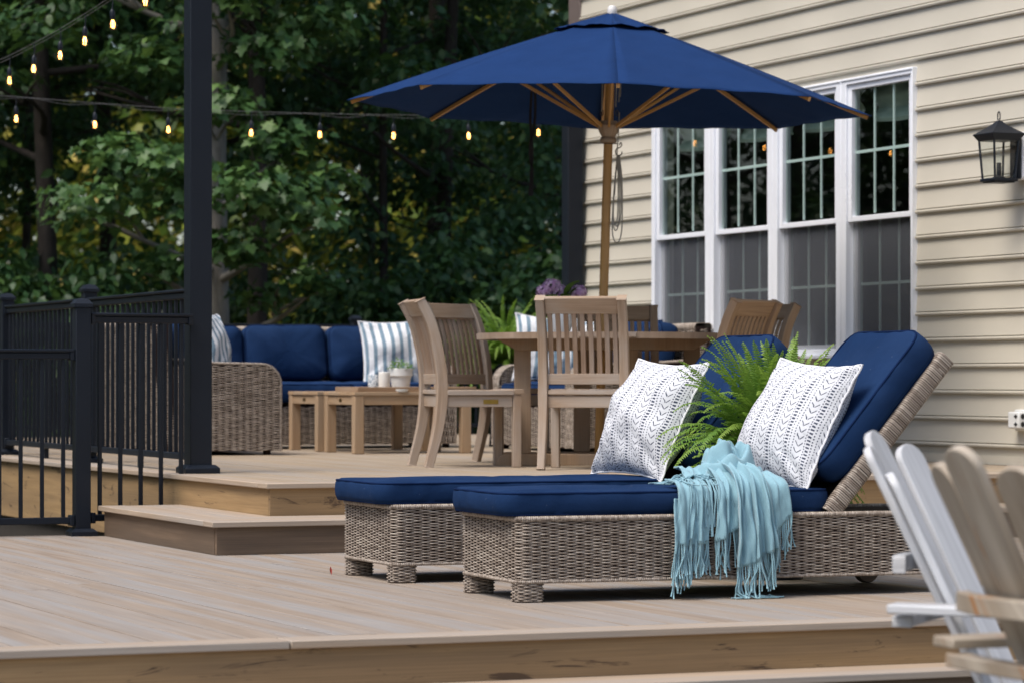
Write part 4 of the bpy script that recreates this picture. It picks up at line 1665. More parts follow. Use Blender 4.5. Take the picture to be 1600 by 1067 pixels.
for a, l, e in ((-.55, .16, 1.35), (.1, .15, 1.1), (.9, .12, .9), (2.6, .10, .5), (-1.6, .12, .6), (3.6, .11, .7), (5.2, .1, .8)):
    m = 9
    s = np.linspace(0, 1, m)
    el_ = e - 1.0 * s
    p = np.cumsum(np.stack([np.cos(el_) * math.cos(a), np.cos(el_) * math.sin(a), np.sin(el_)], -1) * l / m, 0) + (.015 * math.cos(a), .015 * math.sin(a), .175)
    sd = np.array([-math.sin(a), math.cos(a), 0])
    wv = .036 * np.sin(np.clip(s, .02, .98) ** .7 * PI)
    G = np.stack([p - sd * wv[:, None] + (0, 0, .008), p, p + sd * wv[:, None] + (0, 0, .008)], 1)
    G[:, [0, 2], 2] += wv[:, None] * .3
    uv = np.full((m, 3, 2), rr.random())
    mb.grid(G, uv)
mb.build('leaf', M['lilac_leaf'], fl, ang=0)

# ---- umbrella
ub = thing('patio_umbrella', 'large navy blue patio umbrella with wooden pole and ribs over the dining table', 'umbrella', (*vw(.50, 17.95), ZU))
ub.rotation_mode = 'QUATERNION'
from mathutils import Quaternion
ub.rotation_quaternion = Quaternion((SY, CY, 0), math.radians(1.75)) @ Quaternion((0, 0, 1), -YAW)
HR, HA, RAD = 2.055, 2.59, 1.52


def can_h(r):
    q = r / RAD
    return HR + (HA - HR) * (1 - q) * (1 + .10 * q)


mb = MB()
mb.lathe([(0, 0), (.024, 0), (.026, .3), (.026, HA - .02), (0, HA - .02)], 20)
mb.build('pole', M['honey'], ub)
mb = MB()
mb.lathe([(0, 0), (.16, 0), (.165, .02), (.155, .045), (.06, .05), (.03, .052), (.0, .052)], 32)
mb.build('base_weight', M['teak_warm'], ub)
mb = MB()
mb.lathe([(.022, HA - .03), (.024, HA + .005), (.028, HA + .02), (.028, HA + .042), (.02, HA + .056), (0, HA + .06)], 20)
mb.build('finial', M['finial'], ub)


def canopy(mb, r0, r1, lift, wav, nr, ns, rimdrop):
    G = []
    for p in range(8):
        a0, a1 = p * PI / 4 - PI / 2, (p + 1) * PI / 4 - PI / 2
        A = np.array([math.cos(a0), math.sin(a0)])
        B_ = np.array([math.cos(a1), math.sin(a1)])
        P = np.zeros((ns, nr, 3))
        for i, u in enumerate(np.linspace(0, 1, ns)):
            mid = 4 * u * (1 - u)
            for j, r in enumerate(np.linspace(r0, r1, nr)):
                q = (r / r1)
                xy = (A * (1 - u) + B_ * u) * r * (1 - .022 * mid * q ** 2)
                z = can_h(r) + lift - .020 * mid * q * (1.2 - q) * 2 + .012 * mid * q ** 6 + wav * math.sin(u * 9 + p * 2.2) * q ** 4 * mid
                z += .0035 * math.sin(u * 20 + j * .7 + p) * mid * q ** 3 + .003 * math.sin(u * 7 - j * .9 + 2 * p) * mid * q
                P[i, j] = (*xy, z)
        mb.grid(P)
    return mb


mb = canopy(MB(), .16, RAD, 0, 0, 26, 15, 0)
for p in range(8):                                               # hem
    pass
cn = mb.build('canopy', M['canopy'], ub, ang=12, solid=.003)
mb = canopy(MB(), .03, .335, .020, .006, 8, 11, 0)
vt = mb.build('vent', M['canopy'], cn, ang=14, solid=.003)
hubz = 1.93
mb = MB()
mb.lathe([(.027, hubz - .075), (.046, hubz - .075), (.050, hubz - .062), (.046, hubz - .05), (.038, hubz - .042), (.046, hubz - .030), (.056, hubz - .012),
          (.062, hubz + .004), (.062, hubz + .026), (.050, hubz + .030), (.050, hubz + .050), (.027, hubz + .052)], 24)
mb.build('hub', M['teak_grey'], ub)
mb = MB()
mb.lathe([(.027, HA - .11), (.07, HA - .11), (.075, HA - .06), (.05, HA - .035), (.027, HA - .035)], 24)
mb.build('top_hub', M['honey'], ub)
for p in range(8):
    a = p * PI / 4 - PI / 2
    ca, sa = math.cos(a), math.sin(a)
    mb = MB()
    rs = np.linspace(.06, RAD - .025, 12)
    mb.sweep([(r * ca, r * sa, can_h(r) - .020) for r in rs], [(-.008, -.011), (.008, -.011), (.008, .011), (-.008, .011)], (0, 0, 1))
    rb = mb.build('rib', M['honey'], ub, bevel=.002)
    mb = MB()
    mb.beam((.055 * ca, .055 * sa, hubz + .016), (.74 * ca, .74 * sa, can_h(.74) - .036), .013, .019)
    mb.build('strut', M['honey'], rb, bevel=.002)
mb = MB()
for k, (dx_, y_) in enumerate(((-.043, -.03), (.035, -.04), (.052, -.02), (.058, -.03))):
    mb.tube(spline([(dx_ * .5, y_, HA - .12), (dx_, y_, hubz + .30), (dx_ * 1.02, y_, hubz + .10 + .03 * k)], 8), .004, 6, (1, 0, 0))
rp = mb.build('pulley_rope', M['steel'], ub)
for dx_ in (-.043, .045):
    mb = MB()
    mb.tube([(dx_ + .008 * math.cos(q), -.03, hubz + .095 + .016 * math.sin(q)) for q in np.linspace(0, 2 * PI, 14, endpoint=False)], .003, 6, (0, 1, 0), closed=True)
    mb.build('ring', M['hook'], rp)
mb = MB()
mb.tube([(-.11, -.03, hubz - .082), (.05, -.03, hubz - .082)], .003, 6, (0, 0, 1))
mb.build('pin', M['hook'], rp)
mb = MB()
s_ = [(.062, -.03, hubz - .09), (.072, -.03, hubz - .075), (.078, -.03, hubz - .088), (.068, -.03, hubz - .102), (.048, -.03, hubz - .112), (.043, -.03, hubz - .13),
      (.052, -.03, hubz - .148), (.068, -.03, hubz - .150), (.079, -.03, hubz - .138), (.080, -.03, hubz - .125)]
mb.tube(spline(s_, 40), .0032, 6, (0, 1, 0))
mb.build('hook', M['hook'], rp)
mb = MB()
for k in range(4):
    wx, l = .010 + .004 * k, .40 + .035 * k - .06 * (k == 2)
    c = .060 + .004 * (k - 1.5)
    pts = [(c, -.03 + .004 * k, hubz - .148), (c - wx, -.03 + .004 * k, hubz - .30), (c - wx * 1.3, -.03, hubz - .148 - l * .85), (c, -.03, hubz - .148 - l),
           (c + wx * 1.2, -.028, hubz - .148 - l * .85), (c + wx * .9, -.028, hubz - .30)]
    mb.tube(spline(pts + [pts[0]], 36), .0035, 6, (0, 1, 0))
mb.tube(spline([(.058, -.03, hubz + .1), (.056, -.03, hubz - .02), (.05, -.03, hubz - .2), (.045, -.03, hubz - .38)], 12), .0035, 6, (0, 1, 0))
mb.build('rope_coil', M['steel'], rp)
mb = MB()
q = -.44
for d in (-.006, .008):
    mb.sweep(spline([(q + d, .85, 2.30), (q + d * 2, .85, 2.05), (q - d, .85, 1.87), (q + d * .4 + .006, .85, 1.73), (q + d + .004, .85, 1.585)], 24), [(-.008, -.0015), (.008, -.0015), (.008, .0015), (-.008, .0015)], (0, 1, 0))
mb.build('tie_strap', M['strap'], cn)


# ------------------------------------------------------------------ wicker sofas
def make_sofa(name, label, W, D, loc, rz, nseat, back_h=.84, arm_h=.585, arms=(True, True)):
    t = thing(name, label, 'sofa', loc, rz, 'wicker sofas with navy cushions')
    aw = .12
    pt, cw = .0078, .046
    mats = M['wicker_sofa']
    mb = MB()
    o = rrect(.004, .03, W - .004, D - .06, .04, 4)
    weave(mb, np.c_[o, np.zeros(len(o))], (0, 0, 1), .03, .30, pt, cw, 1, .0042, closed=True)
    bs = mb.build('base', mats, t, ang=0)
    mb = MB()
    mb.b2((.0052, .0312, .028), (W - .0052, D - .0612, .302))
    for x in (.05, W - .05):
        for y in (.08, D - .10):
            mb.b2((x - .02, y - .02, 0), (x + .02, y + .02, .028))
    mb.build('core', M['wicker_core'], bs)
    for side, on in ((0, arms[0]), (1, arms[1])):
        if not on:
            continue
        x0 = 0 if side == 0 else W - aw
        x1 = x0 + aw
        r = .13
        # silhouette in (y, z): front bottom -> rounded front top -> back
        prof = [(0.0, .03), (0.0, arm_h - r)] + [(r - r * math.cos(a), arm_h - r + r * math.sin(a)) for a in np.linspace(.2, PI / 2, 7)] + [(D * .55, arm_h + .006), (D - .09, arm_h + .03)]
        mb = MB()
        path = np.array([[x0 + aw / 2, y, z] for y, z in prof])
        weave(mb, path, (1, 0, 0), -aw / 2, aw / 2, .0095, .05, -1, .0042)

        def clip(z):
            if z < arm_h - r:
                return (0, 9)
            dz_ = min(r, z - (arm_h - r))
            return (r - math.sqrt(max(r * r - dz_ * dz_, 0)), 9)
        for xs_, sg in ((x0, -1), (x1, 1)):
            line = np.array([[xs_, y, 0] for y in np.linspace(0.006, D - .08, 20)])
            weave(mb, line, (0, 0, 1), .03, arm_h - .002, pt, cw, sg, .0042, clip=clip)
        # rope edge along the two rims
        for xs_ in (x0 + .004, x1 - .004):
            wrap(mb, np.array([[xs_, y, z] for y, z in prof]), rrect(-.008, -.008, .008, .008, .007, 2), (1, 0, 0), .009, .003)
        ar = mb.build('arm', mats, t, ang=0)
        mb = MB()
        mb.prism([(y + .0012 if y < .01 else y, z - .0015) for y, z in prof] + [(D - .09, .03)], aw - .0024,
                 M4(np.array([[0, 0, 1], [1, 0, 0], [0, 1, 0]]), (x0 + aw / 2, 0, 0)))
        mb.build('core', M['wicker_core'], ar)
    # back: leaning slightly, rounded top corners, woven outside
    mb = MB()
    lean = .10
    o = rrect(0, D - .13, W, D - .02, .05, 5)
    Wv = np.array([0, lean, 1.0])
    Wv /= np.linalg.norm(Wv)
    rc = .14
    weave(mb, np.c_[o, np.zeros(len(o))] - np.array([0, lean * .0, 0]), Wv, .03, back_h, pt, cw, 1, .0042, closed=True)
    top = [(x, D - .075 + lean * back_h, back_h) for x in (0.02, W * .25, W * .5, W * .75, W - .02)]
    wrap(mb, np.array(top), rrect(-.066, -.028, .066, .028, .026, 4), (0, 0, 1), .010, .004)
    bk = mb.build('back', mats, t, ang=0)
    mb = MB()
    mb.beam((W / 2, D - .075 + lean * .03, .03), (W / 2, D - .075 + lean * back_h, back_h), W - .0024, .1076, (0, 1, 0))
    mb.build('core', M['wicker_core'], bk)
    a0 = aw + .006 if arms[0] else .01
    a1 = W - (aw + .006 if arms[1] else .01)
    cwid = (a1 - a0) / nseat
    for i in range(nseat):
        a, p = cushion(cwid - .006, D - .19, .13, .05, .02, .03, seed=i + 2, lump=.006)
        s_ = a.build('seat_cushion', M['cushion'], t, loc=(a0 + i * cwid + .003, .0, .325), ang=60)
        p.build('piping', M['piping'], s_)
        a, p = cushion(cwid - .012, .40, .13, .07, .055, .03, seed=i * 3 + 1, lump=.010)
        b_ = a.build('back_cushion', M['cushion'], t, loc=(a0 + i * cwid + .006, D - .175 + random.uniform(-.008, .008), .462), rot=(PI / 2 - .17, random.uniform(-.02, .02), random.uniform(-.03, .03)), ang=60)
        p.build('piping', M['piping'], b_)
    return t


make_sofa('wicker_sofa', 'long wicker sofa with navy cushions standing across the back of the deck', 2.16, .86, (6.05, 20.66, ZU + .001), 0, 3)
make_sofa('wicker_sofa', 'wicker sofa by the left railing, its woven side turned to the camera', 1.45, .80, (6.37, 19.10, ZU + .001), PI / 2, 2)
make_sofa('wicker_sofa', 'wicker sofa against the house wall behind the dining table', 1.42, .96, (8.34, 20.30, ZU + .001), -PI / 2, 2)
G2 = 'striped pillows on the wicker sofas'
place_pillow('throw_pillow', 'blue and white striped pillow at the left end by the tall black post', .46, .16, (6.03, 19.42, 1.005), math.radians(58), math.radians(-14), .05, 'stripes', 'pillow_white', G2, 21)
place_pillow('throw_pillow', 'blue and white striped pillow on the long sofa behind the white flower pot', .47, .16, (7.845, 20.98, .985), math.radians(-6), math.radians(-13), -.03, 'stripes', 'pillow_white', G2, 22)
place_pillow('throw_pillow', 'blue and white striped pillow seen under and over the left edge of the table top', .47, .16, (8.64, 20.00, 1.005), math.radians(-16), math.radians(-13), .08, 'stripes', 'pillow_white', G2, 23, ear=.10)
place_pillow('throw_pillow', 'striped pillow half seen through the slats of the nearest teak chair', .46, .16, (8.93, 19.72, .985), math.radians(-58), math.radians(-14), -.05, 'stripes', 'pillow_white', G2, 24)
place_pillow('throw_pillow', 'plain navy pillow standing on the sofa by the house wall', .46, .17, (8.86, 19.22, .99), math.radians(-38), math.radians(-12), .12, 'cushion', 'piping', None, 25, ear=.12)


# ------------------------------------------------------------------ coffee tables and what stands on them
def make_ctable(label, loc):
    t = thing('coffee_table', label, 'coffee table', loc, 0, 'low teak tables in front of the sofas')
    L, D, H = .83, .62, .406
    mb = MB()
    nb = 6
    for k in range(nb):
        mb.b2((.0015, k * D / nb + .0015, H - .024), (L - .0015, (k + 1) * D / nb - .0015, H))
    mb.build('tabletop', M['honey_table'], t, bevel=.003)
    mb = MB()
    mb.b2((.071, .012, H - .085), (L - .071, .034, H - .0245))
    mb.b2((.071, D - .034, H - .085), (L - .071, D - .012, H - .0245))
    mb.b2((.012, .071, H - .085), (.034, D - .071, H - .0245))
    mb.b2((L - .034, .071, H - .085), (L - .012, D - .071, H - .0245))
    mb.build('apron', M['honey_table'], t, bevel=.002)
    for x in (.005, L - .070):
        for y in (.005, D - .070):
            mb = MB()
            mb.b2((x, y, 0), (x + .065, y + .065, H - .0245))
            mb.build('leg', M['honey_table'], t, bevel=.004)
    mb = MB()
    mb.b2((.0105, .28, H - .066), (.0118, .33, H - .046))
    mb.build('brass_plate', M['brass'], t)
    return t


ct = make_ctable('low teak coffee table with the white flower pot on it', (6.87, 19.09, ZU + .001))
dup(ct, 'low teak coffee table just beyond the one carrying the white pot', (6.87, 19.83, ZU + .001))
zt = ZU + .407
tr = thing('serving_tray', 'thin wooden tray on the coffee table under the white pot', 'tray', (7.33, 19.36, zt + .0005))
mb = MB()
mb.b2((-.40, -.20, 0), (.40, .20, .012))
ring(mb, -.42, .42, -.22, .22, 0, 0, .02) if False else None
mb.b2((-.42, -.22, 0), (.42, -.201, .032))
mb.b2((-.42, .201, 0), (.42, .22, .032))
mb.b2((-.42, -.2, 0), (-.401, .2, .032))
mb.b2((.401, -.2, 0), (.42, .2, .032))
mb.build('tray', M['teak'], tr, bevel=.003)
zt += .0135


def at2(px, y):
    t_ = (px - 800) / 4850
    dx_, dy_ = SY + CY * t_, CY - SY * t_
    return (y * dx_ / dy_, y)


pot = thing('planter_pot', 'white ceramic pot with a small green plant on the coffee table tray', 'plant pot', (*at2(626, 19.38), zt))
mb = MB()
mb.lathe([(0, 0), (.056, 0), (.070, .09), (.080, .0905), (.082, .142), (.074, .142), (.068, .125), (0, .12)], 32)
mb.build('pot', M['ceramic'], pot, bevel=.002)
mb = MB()
V, F, UV = [], [], []
k0 = 0
rr = np.random.default_rng(3)
for q in range(190):
    a, rad = rr.uniform(0, 6.28), .075 * math.sqrt(rr.random())
    h = .128 + .065 * rr.random() * (1 - (rad / .1) ** 2) + .03 * math.exp(-((rad * math.cos(a) + .03) / .03) ** 2) * rr.random()
    c = np.array([rad * math.cos(a) * 1.1, rad * math.sin(a), h])
    d = np.array([math.cos(a + rr.normal(0, .7)), math.sin(a + rr.normal(0, .7)), rr.uniform(-.1, .7)])
    d /= np.linalg.norm(d)
    s = np.cross(d, (0, 0, 1))
    s /= np.linalg.norm(s)
    l = rr.uniform(.016, .028)
    V += [c, c + d * l * .5 + s * l * .38, c + d * l, c + d * l * .5 - s * l * .38]
    F.append([k0, k0 + 1, k0 + 2, k0 + 3])
    UV += [[rr.uniform(0, .8), .5]] * 4
    k0 += 4
mb.vadd(np.array(V), np.array(F), np.array(UV))
mb.build('foliage', M['fern'], pot, ang=0)
cd = thing('pillar_candle', 'thick white candle standing left of the white pot', 'candle', (*at2(600.5, 19.30), zt))
mb = MB()
mb.lathe([(0, 0), (.037, 0), (.0385, .004), (.0385, .114), (.035, .118), (.028, .114), (0, .110)], 28)
mb.build('wax', M['wax'], cd)
mb = MB()
mb.tube([(0, 0, .108), (.001, 0, .122)], .0015, 5, (1, 0, 0))
mb.build('wick', M['slot'], cd)


def cup_mat():
    m, nt, bs = mat('patterned_glaze')
    uv = nd(nt, 'ShaderNodeTexCoord').outputs['UV']
    vo = nd(nt, 'ShaderNodeTexVoronoi', {'Vector': mapping(nt, uv, (42, 42, 1)), 'Scale': 1.0}, feature='DISTANCE_TO_EDGE')
    nt.links.new(ramp(nt, vo.outputs[0], [(.10, (.75, .78, .80)), (.16, (.16, .24, .32))]), bs.inputs['Base Color'])
    bs.inputs['Roughness'].default_value = .3
    return m


cp = thing('candle_cup', 'blue and white patterned cup left of the candle', 'cup', (*at2(584.5, 19.42), zt))
mb = MB()
mb.lathe([(0, 0), (.036, 0), (.042, .03), (.042, .09), (.039, .10), (.036, .09), (.034, .02), (0, .015)], 28)
mb.build('cup', cup_mat(), cp)
ds = thing('small_dish', 'flat white oval dish in front of the pot', 'dish', (*at2(628, 19.10), ZU + .4075))
mb = MB()
mb.lathe([(0, 0), (.034, 0), (.043, .012), (.043, .018), (.038, .018), (.03, .008), (0, .007)], 28)
mb.build('dish', M['ceramic'], ds)
ds.scale = (1.0, .6, 1)


# ------------------------------------------------------------------ adirondack chairs in the foreground
def make_adk(label, mt):
    t = thing('adirondack_chair', label, 'chair', (0, 0, 0), 0, 'adirondack chairs on the patio')
    la = math.radians(27)                      # lean of the back
    bx = np.array([1.0, 0, 0])
    up = np.array([0, -math.sin(la), math.cos(la)])
    nr = np.array([0, math.cos(la), math.sin(la)])     # towards the sitter
    org = np.array([0, -.16, .22])
    lens = [.70, .795, .845, .795, .70]
    for i in range(5):
        k = i - 2
        fan = k * .055
        ht = lens[i]
        wb, wt = .041, .056
        ol = []
        ol += [(-wb, -.06), (wb, -.06)]
        for a in np.linspace(0, PI, 11):
            ol.append((wt * math.cos(a), ht - wt * .85 + wt * .85 * math.sin(a)))
        ol = np.array(ol)
        c, s_ = math.cos(-fan), math.sin(-fan)
        ol = np.stack([ol[:, 0] * c - ol[:, 1] * s_, ol[:, 0] * s_ + ol[:, 1] * c], 1) + (k * .092, 0)
        cup = .013 * k * k                      # the outer slats stand forward
        rt = Rz(0)
        yaw_ = k * .20
        Rl = np.stack([bx * math.cos(yaw_) + nr * math.sin(-yaw_) * -1, up, np.cross(bx * math.cos(yaw_) + nr * math.sin(-yaw_) * -1, up)], 1)
        mb = MB()
        mb.prism(ol - (k * .092, 0), .02, M4(Rl, org + bx * k * .092 + nr * cup))
        mb.build('back_slat', mt, t, bevel=.003)

    def band(h, wd, cv, th, nm, yoff, ext):
        xs_ = np.linspace(-wd, wd, 13)
        p0 = org + up * h - nr * .032
        mb = MB()
        inner = [(x, cv * (x / wd) ** 2) for x in xs_]
        outer = [(x, cv * (x / wd) ** 2 - ext) for x in xs_[::-1]]
        mb.prism(inner + outer, th, M4(np.eye(3), p0 + (0, yoff, 0)))
        mb.build(nm, mt, t, bevel=.003)
    band(.50, .232, .05, .040, 'upper_brace', .0, .034)
    band(.355, .32, .03, .028, 'arm_brace', .0, .05)
    for s_ in (-1, 1):
        mb = MB()
        ol = [(-.045, -.37), (.05, -.36), (.07, -.1), (.075, .30), (.055, .36), (0, .385), (-.055, .36), (-.07, .30), (-.06, 0)]
        mb.prism([(s_ * a, b) for a, b in ol][::s_], .022, M4(np.eye(3), (s_ * .335, 0, .556)))
        mb.build('arm', mt, t, bevel=.004)
        mb = MB()
        mb.b2((s_ * .30 - .012, .22, 0), (s_ * .30 + .012, .32, .543))
        mb.build('front_leg', mt, t, bevel=.003)
        mb = MB()
        ol = [(.32, .36), (.32, .27), (-.62, 0), (-.74, 0), (-.70, .05), (-.1, .24)]
        mb.prism(ol, .024, M4(np.array([[0, 0, 1], [1, 0, 0], [0, 1, 0]]), (s_ * .272, 0, 0)))
        mb.build('side_rail', mt, t, bevel=.003)
    mb = MB()
    for k in range(6):
        y = -.12 + k * .088
        z = .245 + .018 * k + .004
        mb.beam((-.26, y, z), (.26, y, z), .08, .02, (0, -.2, 1))
    mb.build('seat', mt, t, bevel=.003)
    return t


ak = make_adk('whitish adirondack chair further from the camera, overlapping the chaise lounge', M['adk_white'])
ak.location = (*vw(1.39, 7.60), GP + .001)
ak.rotation_euler = (0, 0, face(.89, -.45))
ak = make_adk('weathered peeling adirondack chair nearest the camera at the right edge', M['adk_worn'])
ak.location = (*vw(1.37, 6.32), GP + .001)
ak.rotation_euler = (0, 0, face(.914, .407))

# a red leaf blown onto the deck
lf = thing('fallen_leaf', 'small curled red leaf lying on the lower deck left of the rear lounge', 'leaf', (*vw(-.731, 12.53), .0))
mb = MB()
u_ = np.linspace(-1, 1, 7)
G = np.array([[(.0055 * v * (1 - abs(u) ** 1.6), .006 * u, .018 + .017 * u + .006 * v * v) for v in (-1, 0, 1)] for u in u_])
mb.grid(G)
mb.build('blade', plain('red_leaf', (.30, .035, .02), .6, .3, 80), lf)

# ------------------------------------------------------------------ woods behind the deck
MAPLE = np.array([(0, -.48), (.16, -.30), (.46, -.34), (.34, -.06), (.54, .14), (.24, .16), (.20, .30), (0, .56), (-.20, .30), (-.24, .16), (-.54, .14),
                  (-.34, -.06), (-.46, -.34), (-.16, -.30)])
OVAL = np.array([(0, -.5), (.24, -.2), (.26, .15), (0, .55), (-.26, .15), (-.24, -.2)])


def leaves(centers, radii, per, size, tmpl, rr, flat=.45, hang=.5, tone=(0, 1), edge=.75):
    V, F, UV = [], [], []
    k = len(tmpl)
    N = int(sum(per))
    C = np.repeat(np.asarray(centers), per, 0)
    Rr = np.repeat(np.asarray(radii), per)
    d = rr.normal(0, 1, (N, 3))
    d /= np.linalg.norm(d, axis=1, keepdims=True)
    q = rr.random(N) ** .5
    off = d * (Rr * q)[:, None]
    off[:, 2] *= flat
    P = C + off
    # leaf faces look up and outward and tip over at the rim
    nrm = np.stack([d[:, 0] * .55, d[:, 1] * .55, np.full(N, .75)], -1) + rr.normal(0, .38, (N, 3))
    nrm /= np.linalg.norm(nrm, axis=1, keepdims=True)
    tip = np.stack([d[:, 0], d[:, 1], -hang - .4 * rr.random(N)], -1) + rr.normal(0, .35, (N, 3))
    tip -= nrm * (tip * nrm).sum(1, keepdims=True)
    tip /= np.linalg.norm(tip, axis=1, keepdims=True)
    sd = np.cross(tip, nrm)
    s = size * rr.uniform(.65, 1.2, N)
    t = np.asarray(tmpl)
    fold = np.abs(t[:, 0]) * .25
    verts = P[:, None] + (sd[:, None] * t[None, :, 0:1] + tip[:, None] * t[None, :, 1:2] + nrm[:, None] * fold[None, :, None]) * s[:, None, None]
    tn = np.clip(rr.normal((tone[0] + tone[1]) / 2, (tone[1] - tone[0]) / 3.2, N), .01, .99)
    mb = MB()
    uv = np.repeat(np.stack([tn, rr.random(N)], -1)[:, None], k, 1)
    mb.add(verts.reshape(-1, 3), np.arange(N * k).reshape(N, k), uv)
    return mb


def trunk_mesh(h, r, lean, rr, limbs, r_end=.25):
    mb = MB()
    zs = np.linspace(-.6, h, 16)
    p = np.stack([lean[0] * zs / h + .12 * np.sin(zs * .7 + rr.random() * 6) * np.clip(zs / h, 0, 1), lean[1] * zs / h + .1 * np.sin(zs * .6 + rr.random() * 6) * np.clip(zs / h, 0, 1), zs], -1)
    scl = np.interp(zs, [-.6, 0, .5, h], [1.5, 1.25, 1.0, r_end])
    mb.tube(p, r, 14, (0, 1, 0), scl)
    for (z0, a, l, up) in limbs:
        b = np.array([np.interp(z0, zs, p[:, k]) for k in range(3)])
        e = b + np.array([math.cos(a) * l, math.sin(a) * l, up])
        m = (b + e) / 2 + np.array([rr.normal(0, .1), rr.normal(0, .1), -.08 * l + .1])
        mb.tube(spline([b, m, e], 9), r * .38, 8, (0.1, .2, 1), np.linspace(1, .22, 9))
        for s in (-.6, .5):
            mm = b * .4 + e * .6
            ee = mm + np.array([math.cos(a + s) * l * .45, math.sin(a + s) * l * .45, up * .3 + .1])
            mb.tube(spline([mm, (mm + ee) / 2 + (0, 0, .05), ee], 6), r * .17, 6, (0.1, .2, 1), np.linspace(1, .3, 6))
    return mb


def make_tree(name, label, cat, loc, h, r, crown, bark, leafm, tmpl, size, per, seed, lean=(0, 0), z0=1.6, ncl=70, flat=.45, tone=(0, 1), group=None, rcl=(.45, .85)):
    rr = np.random.default_rng(seed)
    t = thing(name, label, cat, loc, rr.uniform(0, 6.28), group)
    limbs, cen, rad = [], [], []
    for q in range(16):
        zz = z0 + (h - z0 - .5) * (q + rr.random()) / 16
        limbs.append((zz, rr.uniform(0, 6.28), crown * rr.uniform(.55, .95) * (1 - .35 * zz / h), rr.uniform(.1, .9)))
    for q in range(ncl):
        zz = z0 + (h + .6 - z0) * rr.random() ** .9
        e = max(.25, math.sin(min(1, (zz - z0 + .8) / (h - z0 + 1.6)) * PI) ** .45)
        a = rr.uniform(0, 6.28)
        d = crown * e * math.sqrt(rr.random()) * 1.05
        cen.append((d * math.cos(a) + lean[0] * zz / h, d * math.sin(a) + lean[1] * zz / h, zz - .12 * d))
        rad.append(rr.uniform(*rcl))
    trunk_mesh(h, r, lean, rr, limbs).build('trunk', bark, t, ang=0)
    leaves(cen, rad, [per] * ncl, size, tmpl, rr, flat, tone=tone).build('crown', leafm, t, smooth=False)
    return t


GZT = -.42
GT = 'trees in the woods behind the deck'


def put(X, Z): return (*vw(X, Z), GZT)


def copy_tree(o, label, X, Z, rz, sc=1.0):
    c = dup(o, label, put(X, Z), rz, GT)
    c.scale = (sc, sc, sc * random.uniform(.95, 1.1))
    return c


# the maple whose leaves hang round the tall post: light trunk, sprays of big leaves
rr = np.random.default_rng(33)
mx, mz = -2.83, 30.0
t = thing('maple_tree', 'maple with a pale grey trunk and bright broad leaves behind the tall black post', 'tree', put(mx, mz), -YAW, GT)
spr = [(-1.05, -1.2, 2.75, .62), (-.8, -1.0, 3.25, .5), (-.35, -1.3, 3.1, .5), (.45, -1.4, 2.9, .62), (.85, -1.2, 2.65, .55), (.3, -1.2, 2.35, .5), (.7, -1.0, 3.35, .5),
       (1.1, -.9, 3.0, .4), (.1, -1.0, 3.7, .5), (.55, -.8, 4.2, .55), (.2, -1.1, 4.7, .55), (.75, -.9, 4.95, .6), (-.2, -.8, 5.3, .6), (1.0, -.7, 4.5, .5), (-.9, -1.2, 1.75, .42),
       (-.55, -1.1, 1.5, .35), (-.4, -.9, 2.2, .4), (-.6, -.6, 4.2, .5), (-1.2, -.5, 5.0, .6), (.4, -.4, 5.6, .7), (1.3, -.4, 5.5, .6), (-.2, -1.2, 2.75, .45),
       (.95, -1.0, 2.05, .35), (.5, -1.0, 1.9, .35), (-.3, -.5, 6.3, .8), (.8, -.2, 6.6, .8), (-1.3, 0, 6.2, .8), (0, .5, 7.2, .9), (1.5, .4, 7.4, .9), (-1.2, .8, 7.6, .9), (.2, -.5, 8.2, .9)]
lim = [(z - .5, math.atan2(y, x), math.hypot(x, y), .45) for x, y, z, r_ in spr[::2]]
trunk_mesh(9, .118, (.05, 0), rr, lim, .4).build('trunk', M['bark'], t, ang=0)
leaves([(x, y, z - GZT - .35) for x, y, z, r_ in spr], [r_ for *_, r_ in spr], [int(215 * r_ ** 1.6 / .45) for *_, r_ in spr], .128, MAPLE, rr, .42, .55, (.1, .95)).build('crown', M['leaf_maple'], t, smooth=False)

tA = make_tree('broadleaf_tree', 'dark trunked tree just right of the pale maple trunk', 'tree', put(-2.62, 31.5), 11.5, .115, 2.5, M['bark_dark'], M['leaf_dark'], OVAL, .15, 130, 41, (.1, .2), 3.1, 96, group=GT)
tB = make_tree('oak_tree', 'bluish green tree filling the space under the umbrella edge', 'tree', put(-.75, 33.5), 10.5, .10, 2.6, M['bark_dark'], M['leaf_blue'], OVAL, .115, 190, 42, (.2, 0), 1.0, 100, .6, group=GT)
tC = make_tree('slender_tree', 'thin dark leaning trunk between the bulbs left of the umbrella tip', 'tree', put(-1.36, 33.2), 12, .055, 2.2, M['bark_dark'], M['leaf_dark'], OVAL, .13, 130, 43, (.35, .1), 2.9, 95, .5, group=GT)
sh = make_tree('understory_shrub', 'low dark shrub at the wood edge behind the long sofa', 'shrub', put(-1.35, 32.6), 1.7, .03, 1.25, M['bark_dark'], M['leaf_dark'], OVAL, .12, 120, 44, (0, 0), .15, 34, .6, group='shrubs along the wood edge', rcl=(.35, .6))

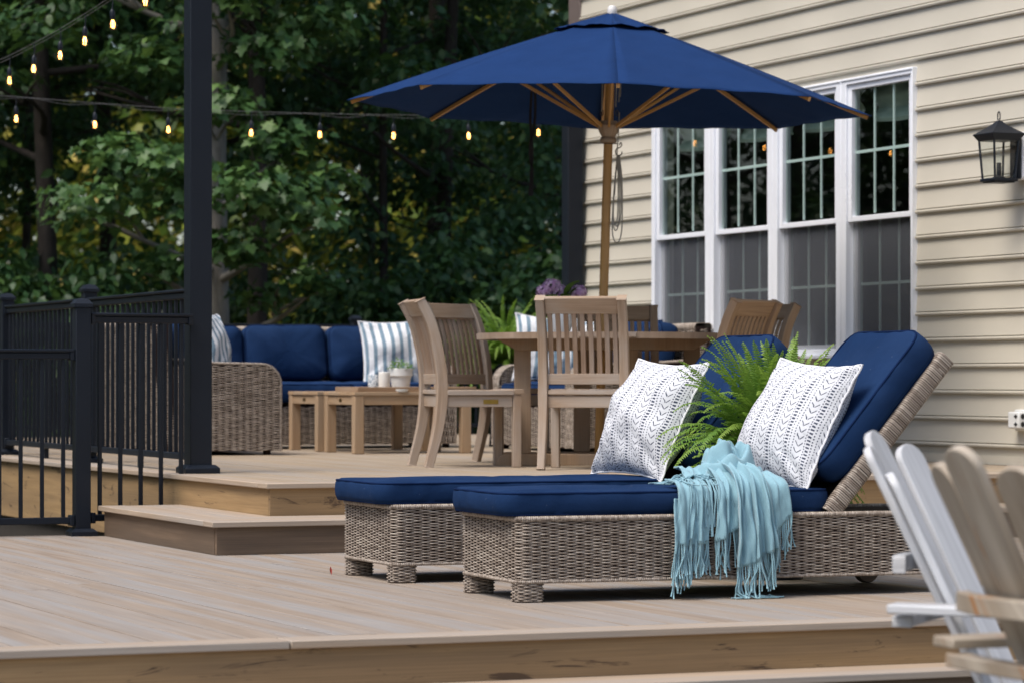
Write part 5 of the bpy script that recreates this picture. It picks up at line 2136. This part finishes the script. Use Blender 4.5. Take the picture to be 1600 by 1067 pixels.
dim = 'dark tree in the depth of the woods'
spots = [('B', .55, 34.5, 1.0, 'bluish tree directly behind the house corner post'), ('A', -4.9, 33.0, 1.05, 'dark tree left of the tall post at the wood edge'),
         ('A', -7.2, 35.0, 1.1, 'dark tree at the far left above the railing posts'), ('C', -5.9, 37.5, 1.1, 'slim dark trunk at the left above the low railing'),
         ('A', -.9, 39.5, 1.15, dim), ('A', -5.4, 41.5, 1.15, dim), ('A', -6.6, 38.5, 1.15, dim), ('A', -4.3, 44, 1.2, dim), ('C', -8.2, 41, 1.1, dim), ('C', -1.9, 43, 1.2, dim),
         ('A', -10.2, 36, 1.2, dim), ('B', -12.6, 33, 1.2, dim), ('A', -13.5, 39, 1.2, dim), ('B', -10.8, 44, 1.2, dim), ('A', 1.0, 45.5, 1.25, dim),          ('C', .4, 42, 1.1, dim), ('A', -16.5, 35, 1.25, dim), ('B', 3.4, 44, 1.2, dim)]
protos = {'A': tA, 'B': tB, 'C': tC}
for k, X, Z, sc, lb in spots:
    copy_tree(protos[k], lb, X, Z, random.uniform(0, 6.28), sc)
for X, Z, sc, lb in ((-.2, 31.6, 1.1, 'low shrub behind the striped pillow of the long sofa'), (-4.9, 32.5, 1.15, 'low shrub beyond the left railing by the maple trunk'),
                     (-6.3, 33, 1.2, 'low shrub beyond the left railing near the picture edge'), (.6, 32.5, 1.1, 'low shrub beside the house corner'),
                     (-8.2, 34, 1.2, 'low shrub beyond the railing outside the post row'), (-3.9, 35.5, 1.2, 'shrub between the two big trunks')):
    c = dup(sh, lb, put(X, Z), random.uniform(0, 6.28), 'shrubs along the wood edge')
    c.scale = (sc,) * 3

# the far side of the wood, sunlight put into its leaf colour, one mass
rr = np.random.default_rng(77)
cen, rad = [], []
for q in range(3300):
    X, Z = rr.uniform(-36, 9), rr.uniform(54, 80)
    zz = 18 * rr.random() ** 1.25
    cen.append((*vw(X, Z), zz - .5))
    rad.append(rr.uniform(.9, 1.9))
fw = leaves(cen, rad, [46] * 3300, .42, OVAL, rr, .6, .4, (0, 1)).build('far_woods', M['leaf_far_painted_sun'], None, smooth=False)
tag(fw, 'yellow green woods with sunlight painted into the leaves, far behind the nearer trees', 'woods', None, 'stuff')

# woods left of the garden and added ones behind the camera: the left ones show in the window panes
cen, rad = [], []
for q in range(5600):
    a = rr.uniform(-1.75, -.35)
    d = rr.uniform(30, 46)
    zz = 17 * rr.random()
    if q % 5 == 0:  # unseen woods behind the camera, added to cut low light from the front
        a, d, zz = rr.uniform(1.9, 4.6), rr.uniform(30, 44), 15 * rr.random()
    cen.append((6 + math.sin(a) * d, 14 + math.cos(a) * d, zz - .5))
    rad.append(rr.uniform(.9, 1.7))
fw = leaves(cen, rad, [46] * 5600, .32, OVAL, rr, .6, .4, (0, 1)).build('left_and_added_rear_woods', M['leaf_blue'], None, smooth=False)
tag(fw, 'dark woods left of the garden, with unseen added woods behind the camera blocking low light', 'woods', None, 'stuff')
